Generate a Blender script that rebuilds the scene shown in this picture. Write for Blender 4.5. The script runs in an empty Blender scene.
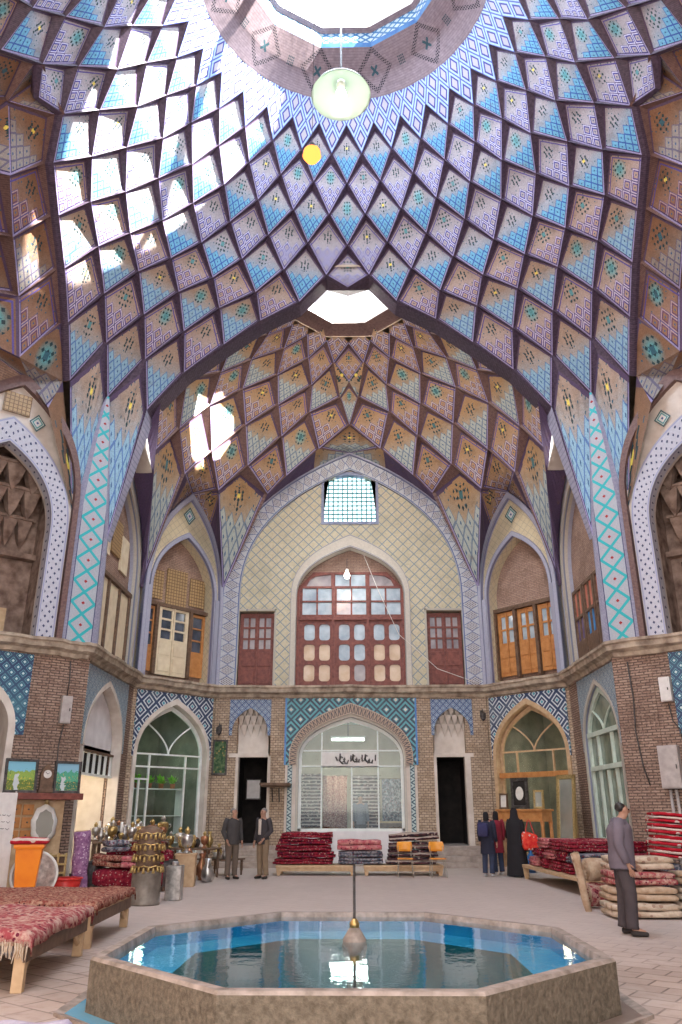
import bpy, math, random
from math import sin, cos, pi, sqrt, atan2, radians, exp
from mathutils import Vector, Matrix, geometry
random.seed(7)
SC = bpy.context.scene
COL = SC.collection

# ---------------------------------------------------------------- camera, sky, sun, exposure
cam_d = bpy.data.cameras.new('camera'); cam = bpy.data.objects.new('camera', cam_d); COL.objects.link(cam)
SC.camera = cam
cam.location = (0.123, 0.0, 1.6)
cam.rotation_euler = (radians(90) + math.atan(300 / 777.0), 0, 0.0168)
cam_d.sensor_fit = 'VERTICAL'; cam_d.sensor_height = 36.0; cam_d.lens = 36.0 * 777 / 1024
cam_d.clip_start = 0.05; cam_d.clip_end = 500

SUN_DIR = Vector((-5.4, 2.75, -4.05)).normalized()
sun_d = bpy.data.lights.new('sun', 'SUN'); sun_d.energy = 36.0; sun_d.angle = radians(0.6); sun_d.color = (1.0, 0.95, 0.88)
sun = bpy.data.objects.new('sun', sun_d); COL.objects.link(sun)
sun.rotation_euler = (-SUN_DIR).to_track_quat('Z', 'Y').to_euler(); sun.location = (12, 6, 28)

W = bpy.data.worlds.new('world'); SC.world = W; W.use_nodes = True
wn = W.node_tree; wn.nodes.clear()
wo = wn.nodes.new('ShaderNodeOutputWorld'); wb = wn.nodes.new('ShaderNodeBackground')
wb.inputs[0].default_value = (0.93, 0.94, 1.0, 1); wb.inputs[1].default_value = 1.5
wn.links.new(wb.outputs[0], wo.inputs[0])

def area_light(name, loc, target, sx, sy, power, color):
    d = bpy.data.lights.new(name, 'AREA'); d.shape = 'RECTANGLE'; d.size = sx; d.size_y = sy; d.energy = power; d.color = color
    o = bpy.data.objects.new(name, d); COL.objects.link(o); o.location = loc
    o.rotation_euler = (Vector(target) - Vector(loc)).to_track_quat('-Z', 'Y').to_euler(); return o
# daylight that falls in through the roof openings, plus an added frontal fill lamp behind the camera
area_light('skylight_main', (0, 12.7, 20.7), (0, 12.7, 0), 4.0, 4.0, 800, (0.72, 0.85, 1.0))
area_light('skylight_rear', (0, 21.0, 17.0), (0, 21.0, 0), 2.0, 2.0, 250, (1.0, 0.93, 0.85))
area_light('front_fill', (0, -3.5, 6.0), (0, 14, 9.0), 11.0, 9.0, 600, (1.0, 0.90, 0.78))
SC.view_settings.view_transform = 'Standard'; SC.view_settings.look = 'None'
SC.view_settings.gamma = 1.0; SC.view_settings.use_curve_mapping = False
SC.view_settings.exposure = 0.7

# ---------------------------------------------------------------- node helper
class NT:
    def __init__(s, name):
        s.m = bpy.data.materials.new(name); s.m.use_nodes = True
        s.t = s.m.node_tree; s.t.nodes.clear()
        s.out = s.t.nodes.new('ShaderNodeOutputMaterial')
        s._uv = None; s._ob = None
    def new(s, k): return s.t.nodes.new(k)
    def val(s, x): return x
    def math(s, op, a, b=None, c=None):
        n = s.new('ShaderNodeMath'); n.operation = op
        for i, v in enumerate((a, b, c)):
            if v is None: continue
            if isinstance(v, V): s.t.links.new(v.s, n.inputs[i])
            else: n.inputs[i].default_value = float(v)
        return V(s, n.outputs[0])
    def uv(s):
        if s._uv is None:
            n = s.new('ShaderNodeUVMap'); x = s.new('ShaderNodeSeparateXYZ'); s.t.links.new(n.outputs[0], x.inputs[0])
            s._uvn = n.outputs[0]; s._uv = (V(s, x.outputs[0]), V(s, x.outputs[1]))
        return s._uv
    def obj(s):
        if s._ob is None:
            n = s.new('ShaderNodeTexCoord'); s._obn = n.outputs['Object']
            x = s.new('ShaderNodeSeparateXYZ'); s.t.links.new(s._obn, x.inputs[0])
            s._ob = tuple(V(s, x.outputs[i]) for i in range(3))
        return s._ob
    def attr(s, name):
        n = s.new('ShaderNodeAttribute'); n.attribute_name = name; return V(s, n.outputs['Fac'])
    def vec(s, a, b, c=0.0):
        n = s.new('ShaderNodeCombineXYZ')
        for i, v in enumerate((a, b, c)):
            if isinstance(v, V): s.t.links.new(v.s, n.inputs[i])
            else: n.inputs[i].default_value = float(v)
        return n.outputs[0]
    def noise(s, vec, scale, detail=3, rough=0.55):
        n = s.new('ShaderNodeTexNoise'); n.inputs['Scale'].default_value = scale; n.inputs['Detail'].default_value = detail
        n.inputs['Roughness'].default_value = rough
        if vec is not None: s.t.links.new(vec, n.inputs['Vector'])
        return V(s, n.outputs['Fac'])
    def noisec(s, vec, scale):
        n = s.new('ShaderNodeTexNoise'); n.inputs['Scale'].default_value = scale
        if vec is not None: s.t.links.new(vec, n.inputs['Vector'])
        return n.outputs['Color']
    def rgb(s, c):
        n = s.new('ShaderNodeRGB'); n.outputs[0].default_value = (*c, 1); return n.outputs[0]
    def mix(s, f, a, b):
        n = s.new('ShaderNodeMix'); n.data_type = 'RGBA'
        if isinstance(f, V): s.t.links.new(f.s, n.inputs[0])
        else: n.inputs[0].default_value = f
        for k, v in ((6, a), (7, b)):
            if isinstance(v, tuple): n.inputs[k].default_value = (*v, 1)
            else: s.t.links.new(v, n.inputs[k])
        return n.outputs[2]
    def mul(s, a, b, f=1.0):
        n = s.new('ShaderNodeMix'); n.data_type = 'RGBA'; n.blend_type = 'MULTIPLY'; n.inputs[0].default_value = f
        for k, v in ((6, a), (7, b)):
            if isinstance(v, tuple): n.inputs[k].default_value = (*v, 1)
            elif isinstance(v, V): s.t.links.new(v.s, n.inputs[k])
            else: s.t.links.new(v, n.inputs[k])
        return n.outputs[2]
    def bsdf(s, color, rough=0.6, metal=0.0, spec=0.5, bump=None, bstr=0.3, bdist=0.01, emis=None, estr=0.0, alpha=None):
        b = s.new('ShaderNodeBsdfPrincipled')
        if isinstance(color, tuple): b.inputs['Base Color'].default_value = (*color, 1)
        else: s.t.links.new(color, b.inputs['Base Color'])
        if isinstance(rough, V): s.t.links.new(rough.s, b.inputs['Roughness'])
        else: b.inputs['Roughness'].default_value = rough
        b.inputs['Metallic'].default_value = metal; b.inputs['Specular IOR Level'].default_value = spec
        if bump is not None:
            bn = s.new('ShaderNodeBump'); bn.inputs['Strength'].default_value = bstr; bn.inputs['Distance'].default_value = bdist
            s.t.links.new(bump.s, bn.inputs['Height']); s.t.links.new(bn.outputs[0], b.inputs['Normal'])
        if emis is not None:
            b.inputs['Emission Color'].default_value = (*emis, 1); b.inputs['Emission Strength'].default_value = estr
        s.t.links.new(b.outputs[0], s.out.inputs[0])
        return s.m

class V:
    def __init__(s, nt, sock): s.n = nt; s.s = sock
    def __add__(a, b): return a.n.math('ADD', a, b)
    __radd__ = __add__
    def __sub__(a, b): return a.n.math('SUBTRACT', a, b)
    def __rsub__(a, b): return a.n.math('SUBTRACT', b, a)
    def __mul__(a, b): return a.n.math('MULTIPLY', a, b)
    __rmul__ = __mul__
    def __truediv__(a, b): return a.n.math('DIVIDE', a, b)
    def fl(a): return a.n.math('FLOOR', a)
    def fr(a): return a.n.math('FRACT', a)
    def ab(a): return a.n.math('ABSOLUTE', a)
    def gt(a, b): return a.n.math('GREATER_THAN', a, b)
    def lt(a, b): return a.n.math('LESS_THAN', a, b)
    def mx(a, b): return a.n.math('MAXIMUM', a, b)
    def mn(a, b): return a.n.math('MINIMUM', a, b)
    def sin(a): return a.n.math('SINE', a)
    def sq(a): return a.n.math('SQRT', a)
    def mod(a, b): return a.n.math('FLOORED_MODULO', a, b)
    def bt(a, lo, hi): return a.gt(lo) * a.lt(hi)

def noisy(name, c1, c2, scale=6, rough=0.7, metal=0.0, spec=0.4, bstr=0.25, detail=4, emis=None, estr=0, bd=0.01):
    t = NT(name); t.obj(); n = t.noise(t._obn, scale, detail)
    f = (n - 0.32) * 2.8
    f = f.mx(0.0).mn(1.0)
    return t.bsdf(t.mix(f, c1, c2), rough, metal, spec, bump=n, bstr=bstr, bdist=bd, emis=emis, estr=estr)
def emit(name, c, strength):
    t = NT(name); e = t.new('ShaderNodeEmission'); e.inputs[0].default_value = (*c, 1); e.inputs[1].default_value = strength
    t.t.links.new(e.outputs[0], t.out.inputs[0]); return t.m

# ---------------------------------------------------------------- tile materials
def cell_mat(name, kind, tan, light, line, dot=(0.10, 0.28, 0.30), glaze=0.75):
    """kind 0: fine lattice of small tiles, kind 1: stepped outlined squares; both under a tan field with a flower of tesserae"""
    t = NT(name); p, q = t.uv(); rnd = t.attr('rnd')
    N = 4.0 if kind else 5.0
    ip, iq = (p * N).fl(), (q * N).fl(); fp, fq = ((p * N).fr() - 0.5).ab(), ((q * N).fr() - 0.5).ab()
    d = fp.mx(fq)
    low = (ip + iq).lt(2.5 if kind else 3.5)
    obn = (t.obj(), t._obn)[1]
    n1 = t.noise(obn, 2.2, 5, 0.65); n2 = t.noise(obn, 30, 2)
    base = t.mix((n1 - 0.35) * 2.2, tan, tuple(c * 0.72 for c in tan))
    # flower of small dark tesserae
    cx, cy = p - 0.66, q - 0.66
    rr = (cx * cx + cy * cy).sq()
    g = 12.5
    gx, gy = ((cx * g).fr() - 0.5).ab(), ((cy * g).fr() - 0.5).ab()
    sq_ = gx.mx(gy).lt(0.34)
    par = ((cx * g).fl() + (cy * g).fl()).mod(2.0).lt(0.5)
    rad = rnd * 0.10 + 0.15
    flower = sq_ * par * rr.lt(rad)
    star = (cx.ab() * cy.ab() * 190.0 + rr * 5.0).lt(0.55) * rnd.gt(0.5)
    four = ((cx.ab() - 0.075).ab() + (cy.ab() - 0.075).ab()).lt(0.032) * rnd.lt(0.45)
    spr = ((1.35 - (p + q)) * 1.6).mx(0.0).mn(1.0)          # bluish glaze fading up into the field
    n3 = t.noise(obn, 9, 3)
    base = t.mix(spr * (n3 * 1.3).mn(1.0) * (glaze), base, light if not kind else tuple((a + b) / 2 for a, b in zip(light, tan)))
    halo = (1.0 - rr * 4.2).mx(0.0) * rnd.bt(0.55, 0.85)
    base = t.mix(halo, base, (0.06, 0.42, 0.46))
    base = t.mix((rr.lt(0.05)) * rnd.bt(0.25, 0.5), base, (0.75, 0.62, 0.12))
    base = t.mix((flower + four).mn(1.0), base, (0.015, 0.045, 0.055))
    base = t.mix(star, base, dot)
    # scattered single tesserae
    g2 = 9.0
    hx, hy = ((p * g2).fr() - 0.5).ab(), ((q * g2).fr() - 0.5).ab()
    sc = hx.mx(hy).lt(0.13) * t.noise(t.vec((p * g2).fl() + rnd * 7.0, (q * g2).fl()), 3.1, 0).gt(0.60)
    base = t.mix(sc, base, (0.02, 0.10, 0.16))
    if kind:
        tl = t.mix(d.bt(0.24, 0.36), light, line)
        tl = t.mix(d.gt(0.45), tl, (0.10, 0.08, 0.22))
        tl = t.mix(d.lt(0.24), tl, tuple(min(1, c * 1.1) for c in tan)); tl = t.mix(d.lt(0.07), tl, (0.05, 0.10, 0.22))
    else:
        tl = t.mix(d.gt(0.42), light, line)
        tl = t.mix(d.lt(0.09), tl, (0.03, 0.10, 0.22))
        tl = t.mix(((p * N * 2).fr() - 0.5).ab().gt(0.44) * 0.35, tl, line)
    col = t.mix(low, base, tl)
    edge = (ip + iq).bt(3.5 if kind else 4.5, 99) * 0.0
    # border band along the ribs
    bmin = p.mn(q); bmax = p.mx(q)
    col = t.mix(bmin.lt(0.035), col, (0.30, 0.27, 0.46))
    col = t.mix(bmin.bt(0.035, 0.055), col, (0.04, 0.03, 0.10))
    col = t.mix(bmax.gt(0.955), col, (0.09, 0.06, 0.12))
    if kind: col = t.mix(bmax.bt(0.895, 0.925), col, (0.10, 0.08, 0.30))
    f = (n2 - 0.5) * 0.9 + 1.0
    dirt = ((n1 - 0.58) * 3.0).mx(0.0).mn(0.45)
    col = t.mix(dirt, col, tuple(c * 0.45 for c in tan))
    cc = t.new('ShaderNodeVectorMath'); cc.operation = 'SCALE'; t.t.links.new(col, cc.inputs[0]); t.t.links.new(f.s, cc.inputs['Scale'])
    return t.bsdf(cc.outputs[0], 0.6, 0, 0.3, bump=n2, bstr=0.25, bdist=0.01)

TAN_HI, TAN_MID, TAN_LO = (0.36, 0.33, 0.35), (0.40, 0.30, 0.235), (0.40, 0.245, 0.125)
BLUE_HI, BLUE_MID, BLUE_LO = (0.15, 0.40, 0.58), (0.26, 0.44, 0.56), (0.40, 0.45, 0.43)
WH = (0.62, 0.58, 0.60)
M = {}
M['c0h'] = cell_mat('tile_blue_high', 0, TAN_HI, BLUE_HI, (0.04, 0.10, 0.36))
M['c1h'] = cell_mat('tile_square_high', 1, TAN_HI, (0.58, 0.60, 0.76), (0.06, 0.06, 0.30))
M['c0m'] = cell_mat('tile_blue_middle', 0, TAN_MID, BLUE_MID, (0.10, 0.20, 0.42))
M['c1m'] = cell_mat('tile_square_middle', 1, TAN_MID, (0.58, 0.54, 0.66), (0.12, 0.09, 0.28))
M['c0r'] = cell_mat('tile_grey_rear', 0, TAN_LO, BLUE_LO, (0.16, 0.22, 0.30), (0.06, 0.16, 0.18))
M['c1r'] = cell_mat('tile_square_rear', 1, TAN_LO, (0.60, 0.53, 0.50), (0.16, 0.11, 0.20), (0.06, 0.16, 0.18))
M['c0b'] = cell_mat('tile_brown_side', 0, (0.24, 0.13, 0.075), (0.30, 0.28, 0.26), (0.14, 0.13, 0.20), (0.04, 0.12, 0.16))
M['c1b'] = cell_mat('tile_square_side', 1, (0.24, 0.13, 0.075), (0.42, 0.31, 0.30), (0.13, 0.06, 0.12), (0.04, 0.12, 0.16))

def zig_mat():
    t = NT('nested_square_tiles'); p, q = t.uv(); t.obj(); n = t.noise(t._obn, 12, 3)
    d = ((p.fr() - .5).ab()).mx((q.fr() - .5).ab())
    c = t.mix((n - .3) * 2.0, (0.30, 0.46, 0.66), (0.44, 0.54, 0.72))
    c = t.mix(d.bt(.22, .33), c, (0.05, 0.05, 0.26)); c = t.mix(d.lt(.22), c, (0.40, 0.38, 0.42)); c = t.mix(d.gt(.45), c, (0.08, 0.10, 0.34))
    return t.bsdf(c, .45, bump=n, bstr=.2)
M['zig'] = zig_mat()
def rib_mat(name, dark, mid):
    t = NT(name); u, v = t.uv(); t.obj()
    n = t.noise(t._obn, 14, 3)
    st = ((v * 26.0).fr() - 0.5).ab().gt(0.36)
    c = t.mix((n - 0.3) * 2.0, dark, mid)
    c = t.mix(st * 0.5, c, tuple(k * 0.5 for k in dark))
    return t.bsdf(c, 0.55, 0, 0.4, bump=n, bstr=0.3)
M['rib'] = rib_mat('rib_soffit_purple', (0.042, 0.028, 0.052), (0.115, 0.080, 0.135))
M['ribr'] = rib_mat('rib_soffit_brown', (0.13, 0.075, 0.075), (0.24, 0.15, 0.13))
M['band'] = rib_mat('band_lavender', (0.27, 0.27, 0.38), (0.42, 0.42, 0.54))

# ---------------------------------------------------------------- mesh helpers
class MB:
    def __init__(s): s.v = []; s.f = []; s.uv = []; s.mi = []; s.rn = []; s.mats = []
    def mat(s, m):
        if m not in s.mats: s.mats.append(m)
        return s.mats.index(m)
    def face(s, pts, uvs=None, m=None, rnd=0.0):
        b = len(s.v); s.v += [tuple(p) for p in pts]; s.f.append(tuple(range(b, b + len(pts))))
        s.uv += list(uvs) if uvs else [(p[0] + p[1], p[2]) for p in pts]
        s.mi.append(s.mat(m) if m is not None else 0); s.rn.append(rnd)
    def box(s, x0, x1, y0, y1, z0, z1, m=None, mtx=None):
        P = [Vector((x, y, z)) for z in (z0, z1) for y in (y0, y1) for x in (x0, x1)]
        if mtx is not None: P = [mtx @ p for p in P]
        q = [((0, 2, 3, 1), 2), ((4, 5, 7, 6), 2), ((0, 1, 5, 4), 1), ((2, 6, 7, 3), 1), ((0, 4, 6, 2), 0), ((1, 3, 7, 5), 0)]
        dx, dy, dz = x1 - x0, y1 - y0, z1 - z0
        for idx, ax in q:
            w, h = {2: (dx, dy), 1: (dx, dz), 0: (dy, dz)}[ax]
            s.face([P[i] for i in idx], [(0, 0), (w, 0), (w, h), (0, h)], m)
    def tube(s, pts, r, n=8, m=None, caps=True):
        pts = [Vector(p) for p in pts]
        rs = r if isinstance(r, (list, tuple)) else [r] * len(pts)
        rings = []; up = Vector((0, 0, 1)); prev = None
        for i, p in enumerate(pts):
            a = pts[min(i + 1, len(pts) - 1)] - pts[max(i - 1, 0)]
            a = a.normalized() if a.length > 1e-9 else Vector((0, 0, 1))
            if prev is None:
                x = a.cross(Vector((0, 1, 0)) if abs(a.z) > 0.9 else up).normalized()
            else:
                x = (prev - a * prev.dot(a)); x = x.normalized() if x.length > 1e-6 else a.orthogonal().normalized()
            prev = x; y = a.cross(x)
            rings.append([p + (x * cos(2 * pi * k / n) + y * sin(2 * pi * k / n)) * rs[i] for k in range(n)])
        for i in range(len(rings) - 1):
            for k in range(n):
                k2 = (k + 1) % n
                s.face([rings[i][k], rings[i][k2], rings[i + 1][k2], rings[i + 1][k]], [(k / n, i), ((k + 1) / n, i), ((k + 1) / n, i + 1), (k / n, i + 1)], m)
        if caps:
            s.face(list(reversed(rings[0])), [(0, 0)] * n, m); s.face(rings[-1], [(0, 0)] * n, m)
    def lathe(s, prof, c=(0, 0, 0), n=20, m=None, mtx=None):
        c = Vector(c)
        def P(r, z, k):
            v = Vector((r * cos(2 * pi * k / n), r * sin(2 * pi * k / n), z))
            return (mtx @ v if mtx is not None else v) + c
        for i in range(len(prof) - 1):
            (r0, z0), (r1, z1) = prof[i], prof[i + 1]
            for k in range(n):
                if r0 < 1e-5 and r1 < 1e-5: continue
                if r0 < 1e-5: s.face([P(0, z0, 0), P(r1, z1, k + 1), P(r1, z1, k)][::-1], [(k / n, z0)] * 3, m)
                elif r1 < 1e-5: s.face([P(r0, z0, k), P(r0, z0, k + 1), P(0, z1, 0)], [(k / n, z0)] * 3, m)
                else: s.face([P(r0, z0, k), P(r0, z0, k + 1), P(r1, z1, k + 1), P(r1, z1, k)], [(k / n, z0), ((k + 1) / n, z0), ((k + 1) / n, z1), (k / n, z1)], m)
    def build(s, name, m=None, parent=None, smooth=False, merge=True, bevel=0):
        me = bpy.data.meshes.new(name); me.from_pydata(s.v, [], s.f)
        for mm in (s.mats if s.mats and s.mats != [None] else [m]):
            me.materials.append(mm)
        if len(me.materials) > 1: me.polygons.foreach_set('material_index', s.mi)
        uvl = me.uv_layers.new(name='UVMap'); fl = []
        for u in s.uv: fl += [u[0], u[1]]
        uvl.data.foreach_set('uv', fl)
        if any(s.rn):
            a = me.attributes.new('rnd', 'FLOAT', 'FACE'); a.data.foreach_set('value', s.rn)
        me.update()
        if merge:
            import bmesh
            bm = bmesh.new(); bm.from_mesh(me); bmesh.ops.remove_doubles(bm, verts=bm.verts, dist=1e-4)
            bmesh.ops.recalc_face_normals(bm, faces=bm.faces); bm.to_mesh(me); bm.free()
        if smooth: me.polygons.foreach_set('use_smooth', [True] * len(me.polygons))
        o = bpy.data.objects.new(name, me); COL.objects.link(o)
        if parent is not None: o.parent = parent
        if bevel:
            b = o.modifiers.new('bevel', 'BEVEL'); b.width = bevel; b.segments = 2; b.limit_method = 'ANGLE'
        return o

def struct(o): o['kind'] = 'structure'; return o
def tag(o, label, cat, group=None, kind=None):
    o['label'] = label; o['category'] = cat
    if group: o['group'] = group
    if kind: o['kind'] = kind
    return o
def thing(name, loc, rz=0, label=None, cat=None, group=None):
    o = bpy.data.objects.new(name, None); COL.objects.link(o); o.location = loc; o.rotation_euler = (0, 0, rz)
    o.empty_display_size = 0.1
    if label: tag(o, label, cat, group)
    return o
def copy_tree(o, loc=None, rz=None, label=None, parent=None):
    c = o.copy(); COL.objects.link(c)
    if parent is not None: c.parent = parent
    if loc is not None: c.location = loc
    if rz is not None: c.rotation_euler = (0, 0, rz)
    if label: c['label'] = label
    for ch in list(o.children): copy_tree(ch, parent=c)
    return c

# ---------------------------------------------------------------- vault of honeycomb cells
DC = Vector((0, 12.7, 7.0))
def cell(mb, T, L, B, R, m, rim, ctr=DC, rnd=None, drop=0.12, deep=0.13, side=0.035):
    T, L, B, R = map(Vector, (T, L, B, R))
    n = (R - L).cross(B - T).normalized()
    mid = (T + L + B + R) / 4
    if n.dot(mid - ctr) < 0: n = -n
    w = (R - L).length
    T2 = T.lerp(B, drop) + n * deep * w
    L2 = L.lerp(R, side) + n * side * w * 1.2; R2 = R.lerp(L, side) + n * side * w * 1.2
    r = random.random() if rnd is None else rnd
    # face, subdivided so that the tile lattice stays straight
    K = 3
    def F(p, q):
        return (B * (1 - p) * (1 - q)) + R2 * (p * (1 - q)) + L2 * (q * (1 - p)) + T2 * (p * q)
    for i in range(K):
        for j in range(K):
            a, b, c, d = i / K, (i + 1) / K, j / K, (j + 1) / K
            mb.face([F(a, c), F(b, c), F(b, d), F(a, d)], [(a, c), (b, c), (b, d), (a, d)], m, max(r, 0.01))
    mb.face([T, L, L2, T2], [(0, 0), (0, 1), (1, 1), (1, 0)], rim, 0.01)
    mb.face([T, R, R2, T2], [(0, 0), (0, 1), (1, 1), (1, 0)], rim, 0.01)
    mb.face([L, L2, B], [(0, 0), (1, 0), (1, 1)], rim, 0.01)
    mb.face([R, R2, B], [(0, 0), (1, 0), (1, 1)], rim, 0.01)

ROW = {  # radius, height, angular spread, bulge
 0: (3.936, 19.817, 1, 0), 1: (4.399, 19.219, 1, 0), 2: (4.935, 18.668, 1, 0), 3: (5.385, 17.924, 1, 0),
 4: (6.03, 17.383, 1, .001), 5: (6.507, 16.67, 1, .004), 6: (6.968, 16.05, .98, .018), 7: (7.536, 15.55, .878, .024),
 8: (8.194, 14.80, .795, .015), 9: (9.05, 13.97, .698, -.003), 10: (9.86, 12.80, .634, -.06)}
LIM = {6: 3, 7: 2.5, 8: 2, 9: 1.5, 10: 1}
def node(k, j):
    """node of the main dome lattice: row k, column j (of 32, 0 faces the rear)"""
    j = j % 32; c = (int((j) // 8)) % 4
    dj = j - (8 * c + 4)
    R, Z, dl, bl = ROW[k]
    if k in LIM and abs(dj) > LIM[k] + 1e-6: return None
    a = (8 * c + 4) * 2 * pi / 32 + dj * dl * 2 * pi / 32
    Rr = R + bl * dj * dj
    return Vector((Rr * sin(a), 12.7 + Rr * cos(a), Z))
vault = MB()
RM = ['c0h', 'c1h', 'c0h', 'c1h', 'c0h', 'c1m', 'c0m', 'c1m', 'c0m', 'c1m', 'c0m']
for k in range(-1, 9):
    for jj in range(32):
        j = jj + (0.5 if k % 2 else 0)
        if k >= 0: T = node(k, j)
        else: T = None
        if k < 0:
            L, R, B = node(0, j - .5), node(0, j + .5), node(1, j)
            # small outlined tiles between the brick ring and the first row
            a = j * 2 * pi / 32; T = Vector((3.48 * sin(a), 12.7 + 3.48 * cos(a), 20.42))
            L0 = L.lerp(T, 0); vault.face([B, R, T, L], [(0, 0), (2, 0), (2, 2), (0, 2)], M['zig'], 0.3)
            a2 = (j + 1) * 2 * pi / 32; Tn = Vector((3.48 * sin(a2), 12.7 + 3.48 * cos(a2), 20.42))
            vault.face([T, R, Tn], [(0, 2), (0, 0), (2, 0)], M['zig'], 0.3)
            continue
        if T is None: continue
        L, R, B = node(k + 1, j - .5), node(k + 1, j + .5), node(k + 2, j)
        if L is None or R is None or B is None: continue
        m = M[RM[k]]
        vault_cell_deep = 0.12 if k < 3 else 0.135
        cell(vault, T, L, B, R, m, M['rib'], deep=vault_cell_deep, drop=0.11 if k > 2 else 0.15)
FOOT = 9.0
def foot(c, side):
    """points where the ribs come down beside the corner pilasters; side -1/+1"""
    a = (8 * c + 4) * 2 * pi / 32
    d = Vector((sin(a), cos(a), 0)); t = Vector((cos(a), -sin(a), 0))
    return Vector((0, 12.7, 0)) + d * 9.83 + t * side * 0.36 + Vector((0, 0, 9.4))
def pil(c, s, z):
    a = (8 * c + 4) * 2 * pi / 32
    d = Vector((sin(a), cos(a), 0)); t = Vector((cos(a), -sin(a), 0))
    return Vector((0, 12.7, z)) + d * 9.80 + t * s
# ---- feet, pilasters and arch rims of the four corners, small crown cells
ARCH_APEX_Z = 16.45
def loc4(c, v):
    """turn a point given for the rear face (+Y) to face c*90 degrees round the dome axis"""
    a = -c * pi / 2; x, y = v[0], v[1] - 12.7
    return Vector((x * cos(a) - y * sin(a), 12.7 + x * sin(a) + y * cos(a), v[2]))
pilaster = MB(); rims = MB()
for c in range(4):
    a = (8 * c + 4) * 2 * pi / 32
    jc = 8 * c + 4
    K3, K4, K5 = node(10, jc - 1), node(10, jc), node(10, jc + 1)
    def pl(s, z, d=9.80): 
        return Vector((0, 12.7, z)) + Vector((sin(a), cos(a), 0)) * d + Vector((cos(a), -sin(a), 0)) * s
    fL, fR = pl(-.53, 8.6, 9.93), pl(.53, 8.6, 9.93)
    cell(vault, node(9, jc - .5), K3, fL, K4, M['c0m'], M['rib'], drop=.08, deep=.13, rnd=0.4)
    cell(vault, node(9, jc + .5), K4, fR, K5, M['c0m'], M['rib'], drop=.08, deep=.13, rnd=0.4)
    # pilaster panel with turquoise diamonds, lavender bands each side
    n = 10
    for i in range(n):
        t0, t1 = i / n, (i + 1) / n
        def at(t, s):
            z = 12.8 + (5.6 - 12.8) * t; w = 0.03 + 0.33 * min(1, t * 1.9) ** .8
            if s == 0: return None
            return w * s, z
        for sgn in (-1,):
            (w0, z0), (w1, z1) = at(t0, 1), at(t1, 1)
            pilaster.face([pl(-w0, z0), pl(w0, z0), pl(w1, z1), pl(-w1, z1)],
                [(-w0, z0), (w0, z0), (w1, z1), (-w1, z1)], 'PIL')
            for sg in (-1, 1):
                e0 = w0 + (0.10 if t0 > 0 else .0) + .13 * t0; e1 = w1 + .10 + .13 * t1
                pilaster.face([pl(sg * w0, z0), pl(sg * e0, z0, 9.93), pl(sg * e1, z1, 9.93), pl(sg * w1, z1)], [(0, z0), (1, z0), (1, z1), (0, z1)], 'BND')
                f0 = e0 + .12 * min(1, t0 * 2); f1 = e1 + .12 * min(1, t1 * 2)
                pilaster.face([pl(sg * e0, z0, 9.93), pl(sg * f0, z0, 10.12), pl(sg * f1, z1, 10.12), pl(sg * e1, z1, 9.93)], [(0, z0), (1, z0), (1, z1), (0, z1)], 'BND')
    # crown cell over each great arch
    jf = 8 * c
    ap = loc4(c, (0, 19.52, ARCH_APEX_Z))
    cell(vault, node(4, jf), node(5, jf - .5), ap, node(5, jf + .5), M['c1h'], M['rib'], rnd=.9, drop=.2)
    for sg in (-1, 1):
        ch = [ap, node(5, jf + .5 * sg), node(6, jf + 1 * sg), node(7, jf + 1.5 * sg), node(8, jf + 2 * sg), node(9, jf + 2.5 * sg), node(10, jf + 3 * sg)]
        foot_ = pl(-.53, 8.6, 9.93) if sg == 1 else None
        if sg == -1:
            a2 = (8 * c - 4) * 2 * pi / 32
            foot_ = Vector((0, 12.7, 8.6)) + Vector((sin(a2), cos(a2), 0)) * 9.93 + Vector((cos(a2), -sin(a2), 0)) * .53
        ch.append(foot_)
        out = Vector((sin(c * pi / 2), cos(c * pi / 2), 0))
        # little triangles that close the saw-tooth edge, then the thick arch rim
        for i in range(1, len(ch)):
            p, q = ch[i - 1], ch[i]
            p2, q2 = p + out * .12 + Vector((0, 0, -.03)), q + out * .12 + Vector((0, 0, -.03))
            dd = .75 if c % 2 == 0 else .22
            p3, q3 = p + out * dd, q + out * dd
            if i == 1: p3 = p3 + Vector((0, 0, .22))
            if c % 2 and i > len(ch) - 2: continue
            mm = 'RIM' if i < len(ch) - 1 else 'BND'
            if mm == 'BND': q3 = q + out * .3
            rims.face([p, q, q2, p2], [(0, 0), (0, 1), (1, 1), (1, 0)], mm)
            rims.face([p2, q2, q3, p3], [(0, 0), (0, 1), (1, 1), (1, 0)], mm)

def tile_pil():
    t = NT('pilaster_turquoise_diamonds'); u, z = t.uv(); t.obj()
    zz = z * 1.72; f = zz.fr() - 0.5
    d = f.ab() * 2.0 + u.ab() * 3.1
    ln = (d - 1.0).ab()
    n = t.noise(t._obn, 25, 2)
    c = t.mix((n - .3) * 1.5, (0.38, 0.40, 0.44), (0.52, 0.53, 0.56))
    g = ((u * 22.0).fr() - .5).ab().mx(((z * 22.0).fr() - .5).ab())
    c = t.mix((g.gt(.42)) * .45, c, (0.25, 0.33, 0.50))
    c = t.mix(ln.lt(.17), c, (0.03, 0.42, 0.46))
    c = t.mix((f.ab() * 2.0 + u.ab() * 3.1).lt(.16), c, (0.35, 0.02, 0.02))
    c = t.mix(u.ab().gt(.335), c, (0.05, 0.05, 0.14))
    return t.bsdf(c, .4, bump=n, bstr=.2)
M['pil'] = tile_pil()
mp = {'PIL': M['pil'], 'BND': M['band'], 'RIM': M['rib']}
pilaster.mats = [mp[x] for x in pilaster.mats]; rims.mats = [mp[x] for x in rims.mats]

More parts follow.
